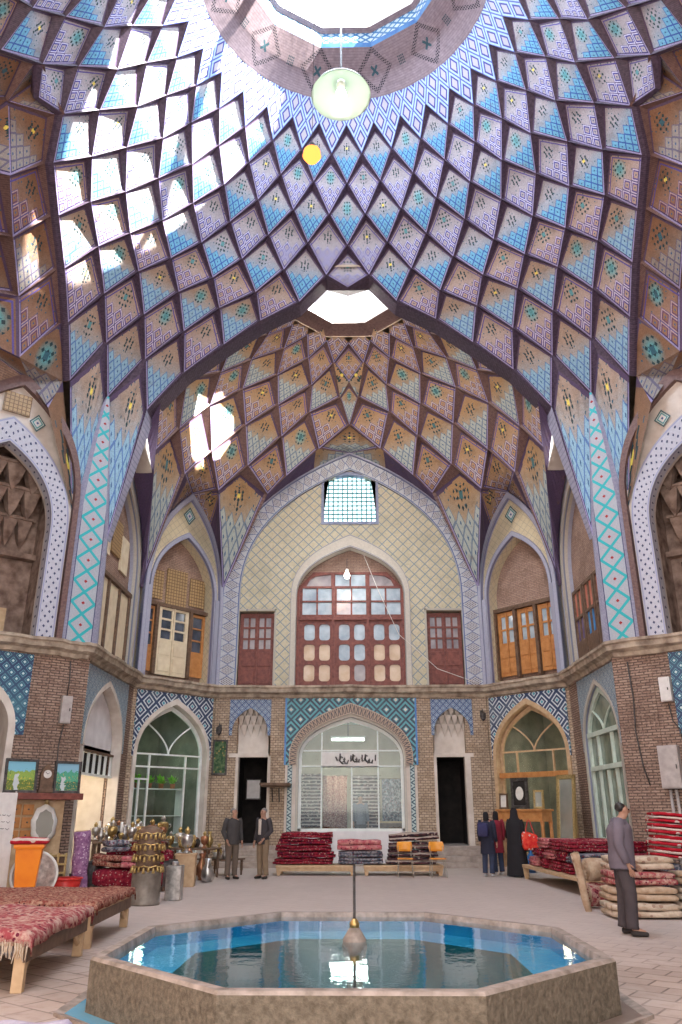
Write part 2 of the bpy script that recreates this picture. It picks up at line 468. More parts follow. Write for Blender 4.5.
# ---------------------------------------------------------------- rear half dome
RD = Vector((0, 21.0, 8.0))
def pol(R, deg, z): return Vector((R * sin(radians(deg)), 21.0 + R * cos(radians(deg)), z))
rr_ = {'a': (2.15, 16.85, [0, 20.5, 41, 61, 82, 103]), 'b': (2.92, 16.5, [10.5, 29.5, 49.5, 68, 89, 110]),
       'c': (3.78, 16.0, [0, 21, 42, 61.5, 81, 100]), 'd': (4.46, 15.27, [19, 35, 55.7, 72, 90, 107]),
       'e': (5.12, 14.42, [0, 29, 46, 66, 86, 103]), 'f': (5.68, 13.2, [12.6, 40, 56.5, 75.3, 94]),
       'g': (5.95, 12.5, [0, 24.2, 49.5, 65.4, 83])}
rr_['g'] = (6.0, 12.05, [0, 24.2, 49.5, 65.4, 84])
def rn(r, i, s=1):
    R, z, a = rr_[r]
    if i >= len(a): return None
    zz = z
    if r == 'e' and i == 0: R, zz = 4.72, 15.0
    if r == 'f' and i == 0: R, zz = 5.24, 14.2
    if r == 'g' and i == 1: R, zz = 5.68, 13.15
    if r == 'c' and i == 0: R, zz = 3.55, 16.15
    p = pol(R, a[i], zz); p.x *= s
    return p
rear = MB(); rear_fill = MB()
CE, SPL, SPR = Vector((0, 24.98, 15.75)), None, None
def rc(T, L, B, R, kind, s, drop=.14):
    if None in (T, L, B, R): return
    if s < 0: L, R = R, L
    cell(rear, T, L, B, R, M['c%dr' % kind], M['ribr'], ctr=RD, drop=drop, deep=.13)
for s in (1, -1):
    for i in range(0, 6):
        # outlined tiles beneath the opening
        if i < 5:
            T = pol(1.7, 10.25 + 20.5 * i, 17.0); T.x *= s
            L, R, B = rn('a', i, s), rn('a', i + 1, s), rn('b', i, s)
            rear.face([B, R, T, L], [(0, 0), (.6, 0), (.6, .6), (0, .6)], M['c1r'], .3)
        if i >= 1: rc(rn('a', i, s), rn('b', i - 1, s), rn('c', i, s), rn('b', i, s), 1, s)
        if i >= 1: rc(rn('b', i, s), rn('c', i, s), rn('d', i, s), rn('c', i + 1, s), 0, s)
        if i >= 1: rc(rn('c', i, s), rn('d', i - 1, s), rn('e', i, s), rn('d', i, s), 1, s)
        if i >= 1: rc(rn('d', i, s), rn('e', i, s), rn('f', i, s), rn('e', i + 1, s), 0, s)
        if i >= 2: rc(rn('e', i, s), rn('f', i - 1, s), rn('g', i, s), rn('f', i, s), 1, s)
    # centre: the lattice opens round a small kite, the cells below it lean outwards
    Sp = Vector((.33 * s, 25.0, 15.76)); H1 = Vector((3.05 * s, 26.62, 12.62))
    C0 = Vector((0.0, 24.55, 16.15))
    rear.face([rn('b', 0, s), C0, Sp], [(.9, .9), (.5, .5), (.2, .6)], M['c0r'], .4)
    rc(rn('b', 0, s), Sp, rn('d', 0, s), rn('c', 1, s), 0, s)
    rc(Sp, rn('e', 0), rn('f', 0, s), rn('d', 0, s), 1, s)
    rc(rn('d', 0, s), rn('f', 0, s), rn('g', 1, s), rn('e', 1, s), 0, s)
    rc(rn('e', 1, s), rn('g', 1, s), H1, rn('f', 1, s), 1, s)
rc(rn('a', 0), rn('b', 0, -1), Vector((0, 24.55, 16.15)), rn('b', 0), 1, 1)
rc(Vector((0, 24.55, 16.15)), Vector((-.33, 25.0, 15.76)), rn('e', 0), Vector((.33, 25.0, 15.76)), 0, 1)
AP = Vector((0, 26.97, 14.42))
rc(rn('e', 0), rn('f', 0, -1), AP, rn('f', 0), 0, 1)

# ---------------------------------------------------------------- wall faces
class Face:
    def __init__(s, A, B):
        s.A = Vector((*A, 0)); d = Vector((*B, 0)) - s.A; s.L = d.length; s.e = d.normalized(); s.n = Vector((s.e.y, -s.e.x, 0))
        s.ang = atan2(s.e.y, s.e.x)
    def P(s, u, z, o=0.0): return s.A + s.e * u + s.n * o + Vector((0, 0, z))
    def panel(s, mb, outer, holes=(), o=0.0, th=0.3, m=None, back=False, sidem=None):
        loops = [list(outer)] + [list(h) for h in holes]
        flat = [p for l in loops for p in l]
        tri = geometry.tessellate_polygon([[Vector((p[0], p[1], 0)) for p in l] for l in loops])
        for t in tri:
            pts = [flat[i] for i in t]
            ar = (pts[1][0] - pts[0][0]) * (pts[2][1] - pts[0][1]) - (pts[2][0] - pts[0][0]) * (pts[1][1] - pts[0][1])
            if ar < 0: pts.reverse()
            mb.face([s.P(p[0], p[1], o) for p in pts], pts, m, .5)
            if back: mb.face([s.P(p[0], p[1], o - th) for p in reversed(pts)], list(reversed(pts)), m, .5)
        for l in loops:
            acc = 0
            for i in range(len(l)):
                p, q = l[i], l[(i + 1) % len(l)]; dl = math.hypot(q[0] - p[0], q[1] - p[1])
                mb.face([s.P(*p, o), s.P(*q, o), s.P(*q, o - th), s.P(*p, o - th)], [(acc, 0), (acc + dl, 0), (acc + dl, th), (acc, th)], sidem or m, .5); acc += dl
    def spandrel(s, mb, u0, u1, z0, z1, c, hw, zs, za, o, th, m):
        a = archp(c, hw, zs, za, 14); s.panel(mb, [(u0, z0), (c - hw, z0)] + a + [(c + hw, z0), (u1, z0), (u1, z1), (u0, z1)], o=o, th=th, m=m)
    def box(s, mb, u0, u1, z0, z1, o0, o1, m=None):
        P = [s.P(u, z, o) for z in (z0, z1) for o in (o1, o0) for u in (u0, u1)]
        dx, dy, dz = u1 - u0, o1 - o0, z1 - z0
        for idx, (w, h) in (((0, 2, 3, 1), (dx, dy)), ((4, 5, 7, 6), (dx, dy)), ((0, 1, 5, 4), (dx, dz)), ((2, 6, 7, 3), (dx, dz)), ((0, 4, 6, 2), (dy, dz)), ((1, 3, 7, 5), (dy, dz))):
            uv = [(u0, z0), (u0 + w, z0), (u0 + w, z0 + h), (u0, z0 + h)]
            mb.face([P[i] for i in idx], uv, m, .5)
def archp(c, hw, zs, za, n=14, base=None, pw=1.0):
    """pointed arch outline, from the lower left round to the lower right (closed by the base)"""
    def bz(t):
        P = [(hw, zs), (hw, zs + (za - zs) * .52), (hw * .55, za - (za - zs) * .20), (0, za)]
        u = 1 - t
        return tuple(u**3 * P[0][k] + 3*u*u*t * P[1][k] + 3*u*t*t * P[2][k] + t**3 * P[3][k] for k in (0, 1))
    R = [bz(i / n) for i in range(n + 1)]
    pts = [(c - x, z) for x, z in R] + [(c + x, z) for x, z in reversed(R[:-1])]
    if base is not None: pts = [(c - hw, base)] + pts + [(c + hw, base)]
    return pts
def ring(face, mb, c, hw0, z0, hw1, z1, zs, base, o, th, m, n=18, zs1=None):
    """flat arch band between an outer (hw0, z0) and an inner (hw1, z1) pointed arch"""
    A = archp(c, hw0, zs, z0, n, base); B = archp(c, hw1, zs if zs1 is None else zs1, z1, n, base)
    acc = 0
    for i in range(len(A) - 1):
        a, b, c_, d = A[i], A[i + 1], B[i + 1], B[i]
        dl = math.hypot(b[0] - a[0], b[1] - a[1]); w = math.hypot(a[0] - d[0], a[1] - d[1])
        mb.face([face.P(*a, o), face.P(*b, o), face.P(*c_, o), face.P(*d, o)], [(0, acc), (0, acc + dl), (1, acc + dl), (1, acc)], m, .5)
        mb.face([face.P(*d, o), face.P(*c_, o), face.P(*c_, o - th), face.P(*d, o - th)], [(0, acc), (0, acc + dl), (th, acc + dl), (th, acc)], m, .5)
        mb.face([face.P(*a, o), face.P(*b, o), face.P(*b, o - th), face.P(*a, o - th)], [(0, acc), (0, acc + dl), (th, acc + dl), (th, acc)], m, .5)
        acc += dl
rect = lambda a, b, c, d: [(a, c), (b, c), (b, d), (a, d)]

FB = Face((-4.6, 27.0), (4.6, 27.0))
FDL = Face((-6.75, 24.5), (-4.6, 27.0)); FDR = Face((4.6, 27.0), (6.75, 24.5))
FSL = Face((-6.75, 19.8), (-6.75, 24.5)); FSR = Face((6.75, 24.5), (6.75, 19.8))
FPL = Face((-7.3, 19.3), (-6.75, 19.8)); FPR = Face((6.75, 19.8), (7.3, 19.3))
FAL = Face((-10.1, 16.9), (-7.3, 19.3)); FAR = Face((7.3, 19.3), (10.1, 16.9))
LL = FDL.L

# wall materials ------------------------------------------------------------
def brick_mat(name, c1, c2, mortar, bw=.22, bh=.06, sc=1.0, bstr=.5, ms=.012, stain=.5):
    t = NT(name); t.uv(); t.obj()
    b = t.new('ShaderNodeTexBrick'); t.t.links.new(t._uvn, b.inputs['Vector'])
    b.inputs['Color1'].default_value = (*c1, 1); b.inputs['Color2'].default_value = (*c2, 1); b.inputs['Mortar'].default_value = (*mortar, 1)
    b.inputs['Scale'].default_value = sc; b.inputs['Brick Width'].default_value = bw; b.inputs['Row Height'].default_value = bh; b.inputs['Mortar Size'].default_value = ms
    b.inputs['Mortar Smooth'].default_value = .3
    n = t.noise(t._obn, 1.3, 5, .65); n2 = t.noise(t._obn, 22, 3)
    c = t.mix(((n - .45) * 2.6).mx(0.0).mn(stain), b.outputs['Color'], tuple(k * .42 for k in c1))
    c = t.mix(((n2 - .5) * 1.6).mx(0.0).mn(.5), c, tuple(min(1, k * 1.5) for k in c2))
    h = V(t, b.outputs['Fac']) * -1.0 + n2 * .6
    return t.bsdf(c, .85, 0, .2, bump=h, bstr=bstr, bdist=.012)
M['brick'] = brick_mat('worn_brown_brick', (.27, .17, .13), (.42, .30, .235), (.12, .085, .07), bh=.065, ms=.016)
M['brickp'] = brick_mat('pale_brick', (.38, .28, .20), (.56, .44, .33), (.20, .145, .11), bw=.16, bh=.08)
M['brickr'] = brick_mat('reddish_recess_brick', (.34, .22, .17), (.42, .29, .23), (.24, .17, .14))
M['ledge'] = noisy('weathered_ledge_stone', (.20, .15, .115), (.54, .45, .35), 3.5, .85, bstr=.8, detail=8, bd=.03)
M['plaster'] = noisy('old_plaster', (.55, .48, .42), (.70, .64, .58), 2.5, .85, bstr=.3)
M['whiteplaster'] = noisy('white_plaster', (.66, .64, .66), (.80, .78, .80), 2.0, .85)
M['muq'] = noisy('carved_plaster', (.15, .095, .075), (.46, .34, .28), 3.0, .85, bstr=.6)
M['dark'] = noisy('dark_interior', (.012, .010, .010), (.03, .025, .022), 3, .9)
M['shopwall'] = noisy('green_lit_shop_wall', (.42, .56, .48), (.55, .68, .60), 1.5, .8)

def lattice_mat(name, c0, c1, line, s=3.2, dia=True, centre=None, bold=.12):
    t = NT(name); u, z = t.uv(); t.obj()
    a, b = ((u + z) * s, (u - z) * s) if dia else (u * s, z * s)
    fa, fb = (a.fr() - .5).ab(), (b.fr() - .5).ab()
    d = fa.mx(fb)
    n = t.noise(t._obn, 14, 3); n1 = t.noise(t._obn, 1.2, 4)
    c = t.mix((n - .3) * 2.0, c0, c1)
    if centre is not None:
        c = t.mix(d.bt(.16, .30), c, line)
        c = t.mix(d.lt(.10), c, centre)
    c = t.mix(d.gt(.5 - bold), c, line)
    c = t.mix(((n1 - .5) * 1.5).mx(0.0).mn(.35), c, tuple(k * .5 for k in c0))
    return t.bsdf(c, .45, 0, .5, bump=n, bstr=.15)
M['backtile'] = lattice_mat('cream_lattice_tile', (.46, .42, .29), (.60, .54, .38), (.20, .26, .30), 2.6, bold=.06)
M['sp_dark'] = lattice_mat('spandrel_white_blue_tile', (.55, .62, .66), (.70, .74, .76), (.025, .05, .12), 1.75, centre=(.08, .34, .42), bold=.10)
M['sp_centre'] = lattice_mat('spandrel_teal_tile', (.06, .30, .36), (.13, .42, .46), (.02, .035, .07), 1.55, centre=(.60, .60, .55), bold=.07)
M['sp_teal'] = lattice_mat('spandrel_turquoise_tile', (.16, .50, .58), (.30, .62, .68), (.03, .06, .14), 3.6, centre=(.70, .70, .70), bold=.16)
M['sp_pale'] = lattice_mat('spandrel_pale_tile', (.42, .46, .48), (.58, .60, .58), (.12, .20, .28), 3.0, bold=.11, centre=(.20, .36, .46))
M['sp_niche'] = lattice_mat('niche_blue_white_tile', (.50, .58, .64), (.62, .68, .72), (.04, .09, .22), 4.4, bold=.14, centre=(.12, .30, .50))
M['wicker'] = lattice_mat('wooden_grille', (.42, .27, .12), (.52, .36, .18), (.16, .09, .04), 9, False, bold=.12)

def band_mat(name, base, dotc, edge, k=2.6, style='check'):
    """decorated strip: u runs 0..1 across the strip, v along it in metres"""
    t = NT(name); u, v = t.uv(); t.obj()
    n = t.noise(t._obn, 18, 2)
    c = t.mix((n - .3) * 1.8, base, tuple(min(1, x * 1.25) for x in base))
    if style == 'check':
        f = (v * k).fr() - .5; g = u - .5
        d = f.ab() + g.ab()
        q = ((f + g) * 6.0).fr() ; r = ((f - g) * 6.0).fr()
        ck = ((q - .5).ab().lt(.27)) * ((r - .5).ab().lt(.27))
        c = t.mix(ck * (g.ab().lt(.30)) * (d.lt(.44)), c, dotc)
        c = t.mix((d - .48).ab().lt(.03), c, edge)
    elif style == 'dots':
        a, b = (v * k * 2 + u * 2.4), (v * k * 2 - u * 2.4)
        dd = (a.fr() - .5).ab().mx((b.fr() - .5).ab())
        c = t.mix(dd.lt(.17) * ((u - .5).ab().lt(.34)), c, dotc)
    elif style == 'zig':
        w = ((v * k).fr() - .5).ab() * 2.0
        c = t.mix(((w + u).mod(1.0)).lt(.42), c, dotc)
    c = t.mix((u - .5).ab().gt(.40), c, edge)
    c = t.mix((u - .5).ab().gt(.455), c, tuple(x * .9 for x in base))
    return t.bsdf(c, .45, 0, .5, bump=n, bstr=.15)
M['bandback'] = band_mat('rear_arch_border', (.40, .42, .46), (.10, .04, .05), (.08, .12, .28), 2.6)
M['banddots'] = band_mat('dotted_arch_border', (.44, .45, .52), (.03, .04, .12), (.30, .32, .50), 2.0, 'dots')
M['bandzig'] = band_mat('zigzag_tile_strip', (.42, .52, .52), (.03, .07, .11), (.02, .05, .08), 5.0, 'zig')
M['bandpale'] = band_mat('pale_arch_border', (.46, .43, .37), (.46, .43, .37), (.18, .20, .28), 1, 'none')
M['bandlav'] = band_mat('lavender_arch_border', (.34, .35, .44), (.34, .35, .44), (.16, .17, .34), 1, 'none')
M['bandcarve'] = band_mat('carved_dark_arch_border', (.34, .24, .18), (.05, .045, .05), (.50, .42, .34), 7, 'zig')
# ---------------------------------------------------------------- setting: vaults
struct(vault.build('ceiling'))
struct(rims.build('trim_1')); struct(pilaster.build('trim_2'))
# brick ring round the main roof opening and its lantern
def ringmesh(cx, cy, prof, n, mats, rot=0.0):
    mb = MB()
    for i in range(len(prof) - 1):
        (r0, z0), (r1, z1) = prof[i], prof[i + 1]
        acc = 0
        for k in range(n):
            a0, a1 = rot + 2 * pi * k / n, rot + 2 * pi * (k + 1) / n
            dl = r0 * 2 * pi / n; h = math.hypot(r1 - r0, z1 - z0)
            mb.face([(cx + r0 * sin(a0), cy + r0 * cos(a0), z0), (cx + r0 * sin(a1), cy + r0 * cos(a1), z0), (cx + r1 * sin(a1), cy + r1 * cos(a1), z1), (cx + r1 * sin(a0), cy + r1 * cos(a0), z1)],
                    [(k + 0, 0), (k + 1, 0), (k + 1, h), (k + 0, h)], mats[i], .5)
    return mb
def oculus_brick():
    t = NT('pink_brick_ring_with_stars'); u, v = t.uv(); t.obj()
    n = t.noise(t._obn, 10, 4)
    c = t.mix((n - .3) * 1.8, (.22, .175, .20), (.36, .29, .32))
    x = (u * 1.0).fr() - .5; y = v - .78
    xx = x * 2.1
    # dotted diamond outline with a small star inside, one on each side of the ring
    dm = (xx.ab() * .8 + y.ab() * .9)
    bx, by = ((x * 34.0).fr() - .5).ab(), ((y * 17.0).fr() - .5).ab()
    dots = bx.mx(by).lt(.34)
    c = t.mix(((dm - .47).ab().lt(.07)) * dots, c, (.015, .02, .03))
    c = t.mix((xx * xx + y * y).sq().lt(.16) * (xx.ab() - y.ab()).ab().lt(.05), c, (.03, .10, .13))
    c = t.mix((x.ab().gt(.44)) * (y.ab().lt(.12)) * dots, c, (.03, .07, .09))
    c = t.mix(((v * 16.0).fr() - .5).ab().gt(.42) * .5, c, (.14, .10, .12))
    return t.bsdf(c, .7, 0, .3, bump=n, bstr=.3)
M['ocb'] = oculus_brick()
M['oclat'] = lattice_mat('lantern_blue_lattice_tile', (.45, .60, .66), (.60, .74, .78), (.03, .18, .42), 5.0, bold=.17)
M['ocblue'] = noisy('lantern_blue_lip', (.05, .16, .45), (.10, .30, .60), 4, .4)
M['lantern'] = noisy('lantern_white_plaster', (.80, .80, .80), (.86, .86, .86), 4, .6)
M['roof'] = noisy('roof_clay', (.35, .27, .2), (.45, .36, .28), 2, .9)
rg_ = MB(); NR = 96
def r12(a, r): 
    f = (a % (pi / 6)) - pi / 12
    return r * cos(pi / 12) / cos(f - 0.0) if True else r
for k in range(NR):
    a0, a1 = 2 * pi * k / NR, 2 * pi * (k + 1) / NR
    def pt(a, t): 
        ri = 2.66 * cos(pi / 12) / cos(((a + pi / 12) % (pi / 6)) - pi / 12); r = 3.56 + (ri - 3.56) * t; z = 20.30 + (21.14 - 20.30) * t ** 1.15
        return (r * sin(a), 12.7 + r * cos(a), z)
    for t0, t1 in ((0, .5), (.5, 1)):
        u0, u1 = k / 8, (k + 1) / 8
        rg_.face([pt(a0, t0), pt(a1, t0), pt(a1, t1), pt(a0, t1)], [(u0, t0 * 1.25 + .1), (u1, t0 * 1.25 + .1), (u1, t1 * 1.25 + .1), (u0, t1 * 1.25 + .1)], M['ocb'], .5)
struct(rg_.build('trim_3'))
struct(ringmesh(0, 12.7, [(2.66, 21.14), (2.62, 21.26), (2.62, 21.62), (2.48, 21.68), (2.48, 21.95), (2.9, 22.0), (2.9, 21.0)], 12, [M['ocblue'], M['oclat'], M['ocb'], M['lantern'], M['lantern'], M['roof']], pi / 12).build('trim_4'))
struct(ringmesh(0, 21, [(1.98, 16.93), (1.45, 17.12), (1.45, 17.5), (1.9, 17.6), (2.0, 16.9)], 8, [M['ribr'], M['lantern'], M['lantern'], M['roof']], pi / 8).build('trim_5'))

# ---------------------------------------------------------------- unseen outer shell added against sky light leaks, sloped for the rear sun
roof = MB()
def annulus(mb, cx, cy, r, z, x0, x1, y0, y1, m, n=32):
    out = []
    for k in range(n):
        a = 2 * pi * k / n; dx, dy = sin(a), cos(a)
        t = min(((x1 - cx) / dx if dx > 1e-6 else (x0 - cx) / dx if dx < -1e-6 else 1e9), ((y1 - cy) / dy if dy > 1e-6 else (y0 - cy) / dy if dy < -1e-6 else 1e9))
        out.append(((cx + r * dx, cy + r * dy, z), (cx + t * dx, cy + t * dy, z)))
    cs = [(x1, y1, z), (x1, y0, z), (x0, y0, z), (x0, y1, z)]
    for k in range(n):
        a, b = out[k], out[(k + 1) % n]
        pts = [a[0], a[1]]
        if abs(a[1][0] - b[1][0]) > 1e-6 and abs(a[1][1] - b[1][1]) > 1e-6:
            pts.append(min(cs, key=lambda c: abs(c[0] - a[1][0]) + abs(c[1] - a[1][1]) + abs(c[0] - b[1][0]) + abs(c[1] - b[1][1])))
        pts += [b[1], b[0]]
        mb.face(pts, None, m)
annulus(roof, 0, 12.7, 2.85, 21.03, -12, 12, 4.4, 17.2, M['roof'])
annulus(roof, 0, 21, 1.9, 17.58, -12, 12, 20.2, 31, M['roof'])
roof.face([(-12, 20.2, 17.58), (12, 20.2, 17.58), (12, 17.2, 21.03), (-12, 17.2, 21.03)], None, M['roof'])
for sx in (-12, 12):
    roof.face([(sx, 4.4, 5), (sx, 20.2, 5), (sx, 20.2, 21.03), (sx, 4.4, 21.03)], None, M['roof'])
    roof.face([(sx, 20.2, 5), (sx, 31, 5), (sx, 31, 17.58), (sx, 20.2, 17.58)], None, M['roof'])
    roof.face([(sx, -4, 0), (sx, 31, 0), (sx, 31, 5), (sx, -4, 5)], None, M['roof'])
    roof.face([(sx, -4, 5), (sx, 4.4, 5), (sx, 4.4, 17), (sx, -4, 17)], None, M['roof'])
roof.face([(-12, 31, 0), (12, 31, 0), (12, 31, 17.58), (-12, 31, 17.58)], None, M['roof'])
struct(roof.build('wall_leak_shell'))

# ---------------------------------------------------------------- side apses beyond the lateral arches
side = MB(); qn = [(7.5, 0, 16.35), (7.75, 1.1, 15.3), (8.15, 2.45, 14.7), (8.5, 3.9, 14.05), (8.5, 4.5, 12.6), (7.95, 5.4, 11.6)]
rn2 = [(8.9, 0, 14.8), (9.2, .9, 13.9), (9.6, 2.2, 13.2), (9.9, 3.3, 12.9)]
FA_ = (8.62, 5.55, 12.5)
def lat(sx, su, w, u, z): return Vector((sx * w, 12.7 + su * u, z))
for sx, cc in ((1, 1), (-1, 3)):
    for su in (1, -1):
        def bn(k, off):
            j = 8 * cc + (-off if sx * su > 0 else off)
            return node(k, j)
        bd = [loc4(cc, (0, 19.52, ARCH_APEX_Z)), bn(5, .5), bn(6, 1), bn(7, 1.5), bn(8, 2), bn(9, 2.5), bn(10, 3)]
        bd = [p + Vector((sx * .75, 0, 0)) * (0 if i else 1) + Vector((sx * .20, 0, -.02)) for i, p in enumerate(bd)]
        q = [lat(sx, su, *p) for p in qn]; r = [lat(sx, su, *p) for p in rn2]; fa = lat(sx, su, *FA_)
        ct = Vector((sx * 3, 12.7, 9))
        def sc_(T, L, B, R, kind): 
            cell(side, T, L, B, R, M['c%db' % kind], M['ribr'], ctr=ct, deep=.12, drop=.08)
        sc_(bd[1], bd[0] if False else q[0], q[1], bd[2], 0)
        sc_(bd[2], q[1], q[2], bd[3], 1)
        apx = Vector((sx * 7.0, 12.7, 16.9)); side.face([apx, q[0], bd[1]], [(1, 1), (0, 1), (0, 0)], M['c0b'], .3)
        up_ = bd[1] + Vector((0, 0, .6)); side.face([apx, bd[1], bd[1] - Vector((sx * .25, 0, 0)), Vector((sx * 6.7, 12.7, 16.9))], None, M['ribr'], .3)
        sc_(bd[3], q[2], q[3], bd[4], 0)
        sc_(bd[4], q[3], q[4], bd[5], 1)
        side.face([bd[5], q[4], fa, q[5], bd[6]], [(1, 1), (.2, .9), (0, .4), (.2, 0), (.9, .1)], M['c0b'], .62)
        ft = Vector((sx * 7.35, 12.7 + su * 6.65, 8.9))
        side.face([bd[6], q[5], ft], [(1, 1), (.35, .9), (.5, .45)], M['c0b'], .3)
        sc_(q[1], r[0], r[1], q[2], 1); sc_(q[2], r[1], r[2], q[3], 0)
        side.face([q[0], r[0], q[1]], [(1, 1), (0, 1), (0, 0)], M['c0b'], .3)
        side.face([q[3], r[2], r[3], q[4]], [(1, 1), (0, 1), (0, .5), (1, .2)], M['c1b'], .8)
        side.face([q[4], r[3], fa], [(1, 1), (0, 1), (0, .5)], M['c0b'], .3)
        side.face([r[0], (sx * 10.1, 12.7, 12.0), (sx * 10.1, 12.7 + su * 3.2, 10.5), r[3], r[2], r[1]], [(0, 1), (0, 0), (1, 0), (1, 1), (.7, 1), (.3, 1)], M['brickr'], .3)
        side.face([r[3], (sx * 10.1, 12.7 + su * 3.2, 10.5), (sx * 10.1, 12.7 + su * 4.4, 10.5), fa], None, M['brickr'], .3)
struct(side.build('ceiling.002'))

# ---------------------------------------------------------------- fills between the rear lattice and the wall arches
fill = MB()
def on(face, pts): return [face.P(p[0], p[1], 0.0) for p in pts]
def strip(mb, A, B, m, rnd=.3):
    """skin between two polylines, matched by relative length"""
    def acc(P):
        d = [0]
        for i in range(1, len(P)): d.append(d[-1] + (P[i] - P[i - 1]).length)
        return [x / d[-1] for x in d], d[-1]
    ta, la = acc(A); tb, lb = acc(B)
    ts = sorted(set([round(x, 5) for x in ta + tb]))
    def at(P, T, t):
        for i in range(1, len(T)):
            if t <= T[i] + 1e-6:
                k = (t - T[i - 1]) / max(T[i] - T[i - 1], 1e-9); return P[i - 1].lerp(P[i], min(1, max(0, k)))
        return P[-1]
    for i in range(1, len(ts)):
        a, b, c, d = at(A, ta, ts[i - 1]), at(A, ta, ts[i]), at(B, tb, ts[i]), at(B, tb, ts[i - 1])
        h = max((a - d).length, (b - c).length, .01)
        mb.face([a, b, c, d], [(ts[i - 1] * la * .6, h * .6), (ts[i] * la * .6, h * .6), (ts[i] * la * .6, 0), (ts[i - 1] * la * .6, 0)], m, rnd)
for s in (1, -1):
    fd = FDR if s > 0 else FDL; fs = FSR if s > 0 else FSL
    C1 = Vector((4.58 * s, 26.95, 9.0)); C2 = Vector((6.72 * s, 24.45, 9.0)); C3 = Vector((6.72 * s, 20.1, 9.0))
    D = fd.P(LL / 2, 12.27, 0.02)
    f5, g1, g2, g3, g4 = rn('f', 0, s), rn('g', 1, s), rn('g', 2, s), rn('g', 3, s), rn('g', 4, s)
    H1 = Vector((3.05 * s, 26.62, 12.62)); rc(rn('f', 1, s), H1, C1, g2, 0, s, .08)
    rc(rn('f', 2, s), g2, D, g3, 1, s, .1)
    rc(rn('f', 3, s), g3, C2, g4, 0, s, .08)
    # back arch
    arc = archp(4.6, 4.6, 8.9, 14.4, 14); half = arc[14:] if s > 0 else list(reversed(arc[:15]))
    strip(fill, [AP, f5, g1, H1, C1], on(FB, half), M['c0r'])
    # diagonal arch, both halves
    arc = archp(LL / 2, LL / 2, 8.4, 12.27, 12)
    h1, h2 = arc[12:], list(reversed(arc[:13]))
    near_back = h2 if s > 0 else h1; near_side = h1 if s > 0 else h2
    strip(fill, [D, g2, C1], on(fd, near_back), M['c1r'], .4); strip(fill, [D, g3, C2], on(fd, near_side), M['c1r'], .4)
    # side arch
    us = (lambda u: fs.L - u) if s > 0 else (lambda u: u)
    arcs = archp(2.25, 2.05, 8.4, 11.5, 12)
    top = [p for p in arcs]
    chain = [C3, Vector((6.9 * s, 19.95, 12.9)), Vector((6.4 * s, 20.2, 13.9)), rn('f', 4, s), g4, C2]
    strip(fill, chain, [fs.P(us(p[0]), p[1], 0) for p in [(.05, 8.4)] + top + [(4.65, 8.4)]], M['c0r'], .4)
    strip(fill, [Vector((6.4 * s, 20.2, 13.9)), Vector((6.3 * s, 20.0, 14.9)), rn('e', 5, s)], [rn('f', 4, s), rn('f', 4, s).lerp(rn('e', 4, s), .5), rn('e', 4, s)], M['c1r'])
struct(rear.build('ceiling.001')); struct(fill.build('ceiling.003'))
# small roof windows in the rear vault, bright with daylight
M['daylight'] = emit('bright_daylight_pane', (1.0, .97, .92), 1.6)
for s in (1, -1):
    us = (lambda u: FSR.L - u) if s > 0 else (lambda u: u); fs = FSR if s > 0 else FSL
    w = MB(); pts = [(1.45, 11.95), (1.25, 12.6), (1.5, 13.5), (2.6, 12.8), (2.75, 11.75), (2.3, 11.6)]
    pts = [(us(p[0]), p[1]) for p in pts]
    if s > 0: pts.reverse()
    fs.panel(w, pts, o=.55, th=.08, m=M['daylight']); o = struct(w.build('window_%d' % (8 if s > 0 else 9)))
    b = MB(); c0 = [sum(p[k] for p in pts) / len(pts) for k in (0, 1)]
    big = [(c0[0] + (p[0] - c0[0]) * 1.16, c0[1] + (p[1] - c0[1]) * 1.12) for p in pts]
    fs.panel(b, big, [pts], o=.58, th=.5, m=M['plaster']); b.build('window_frame', parent=o)

# ---------------------------------------------------------------- upper walls
# rear wall ------------------------------------------------
ub = MB()
big_in = archp(4.6, 3.96, 8.9, 13.72, 16, 5.58)
wz = [(3.58, 11.6), (5.62, 11.6), (5.62, 13.45), (4.6, 13.60), (3.58, 13.45)]
arch_hole = archp(4.6, 2.1, 8.85, 11.1, 14, 5.6)
FB.panel(ub, big_in, [wz, arch_hole, rect(.66, 1.92, 5.6, 8.26), rect(7.28, 8.54, 5.6, 8.26)], o=-.04, th=.5, m=M['backtile'])
struct(ub.build('wall_back'))
bd_ = MB(); ring(FB, bd_, 4.6, 4.6, 14.4, 3.94, 13.74, 8.9, 5.6, .04, .25, M['bandback'])
ring(FB, bd_, 4.6, 4.62, 14.45, 4.56, 14.36, 8.9, 5.6, .10, .2, M['bandlav'])
struct(bd_.build('trim_6'))
b2 = MB(); ring(FB, b2, 4.6, 2.13, 11.14, 1.92, 10.66, 8.85, 5.6, .03, .45, M['bandpale']); struct(b2.build('trim_7'))

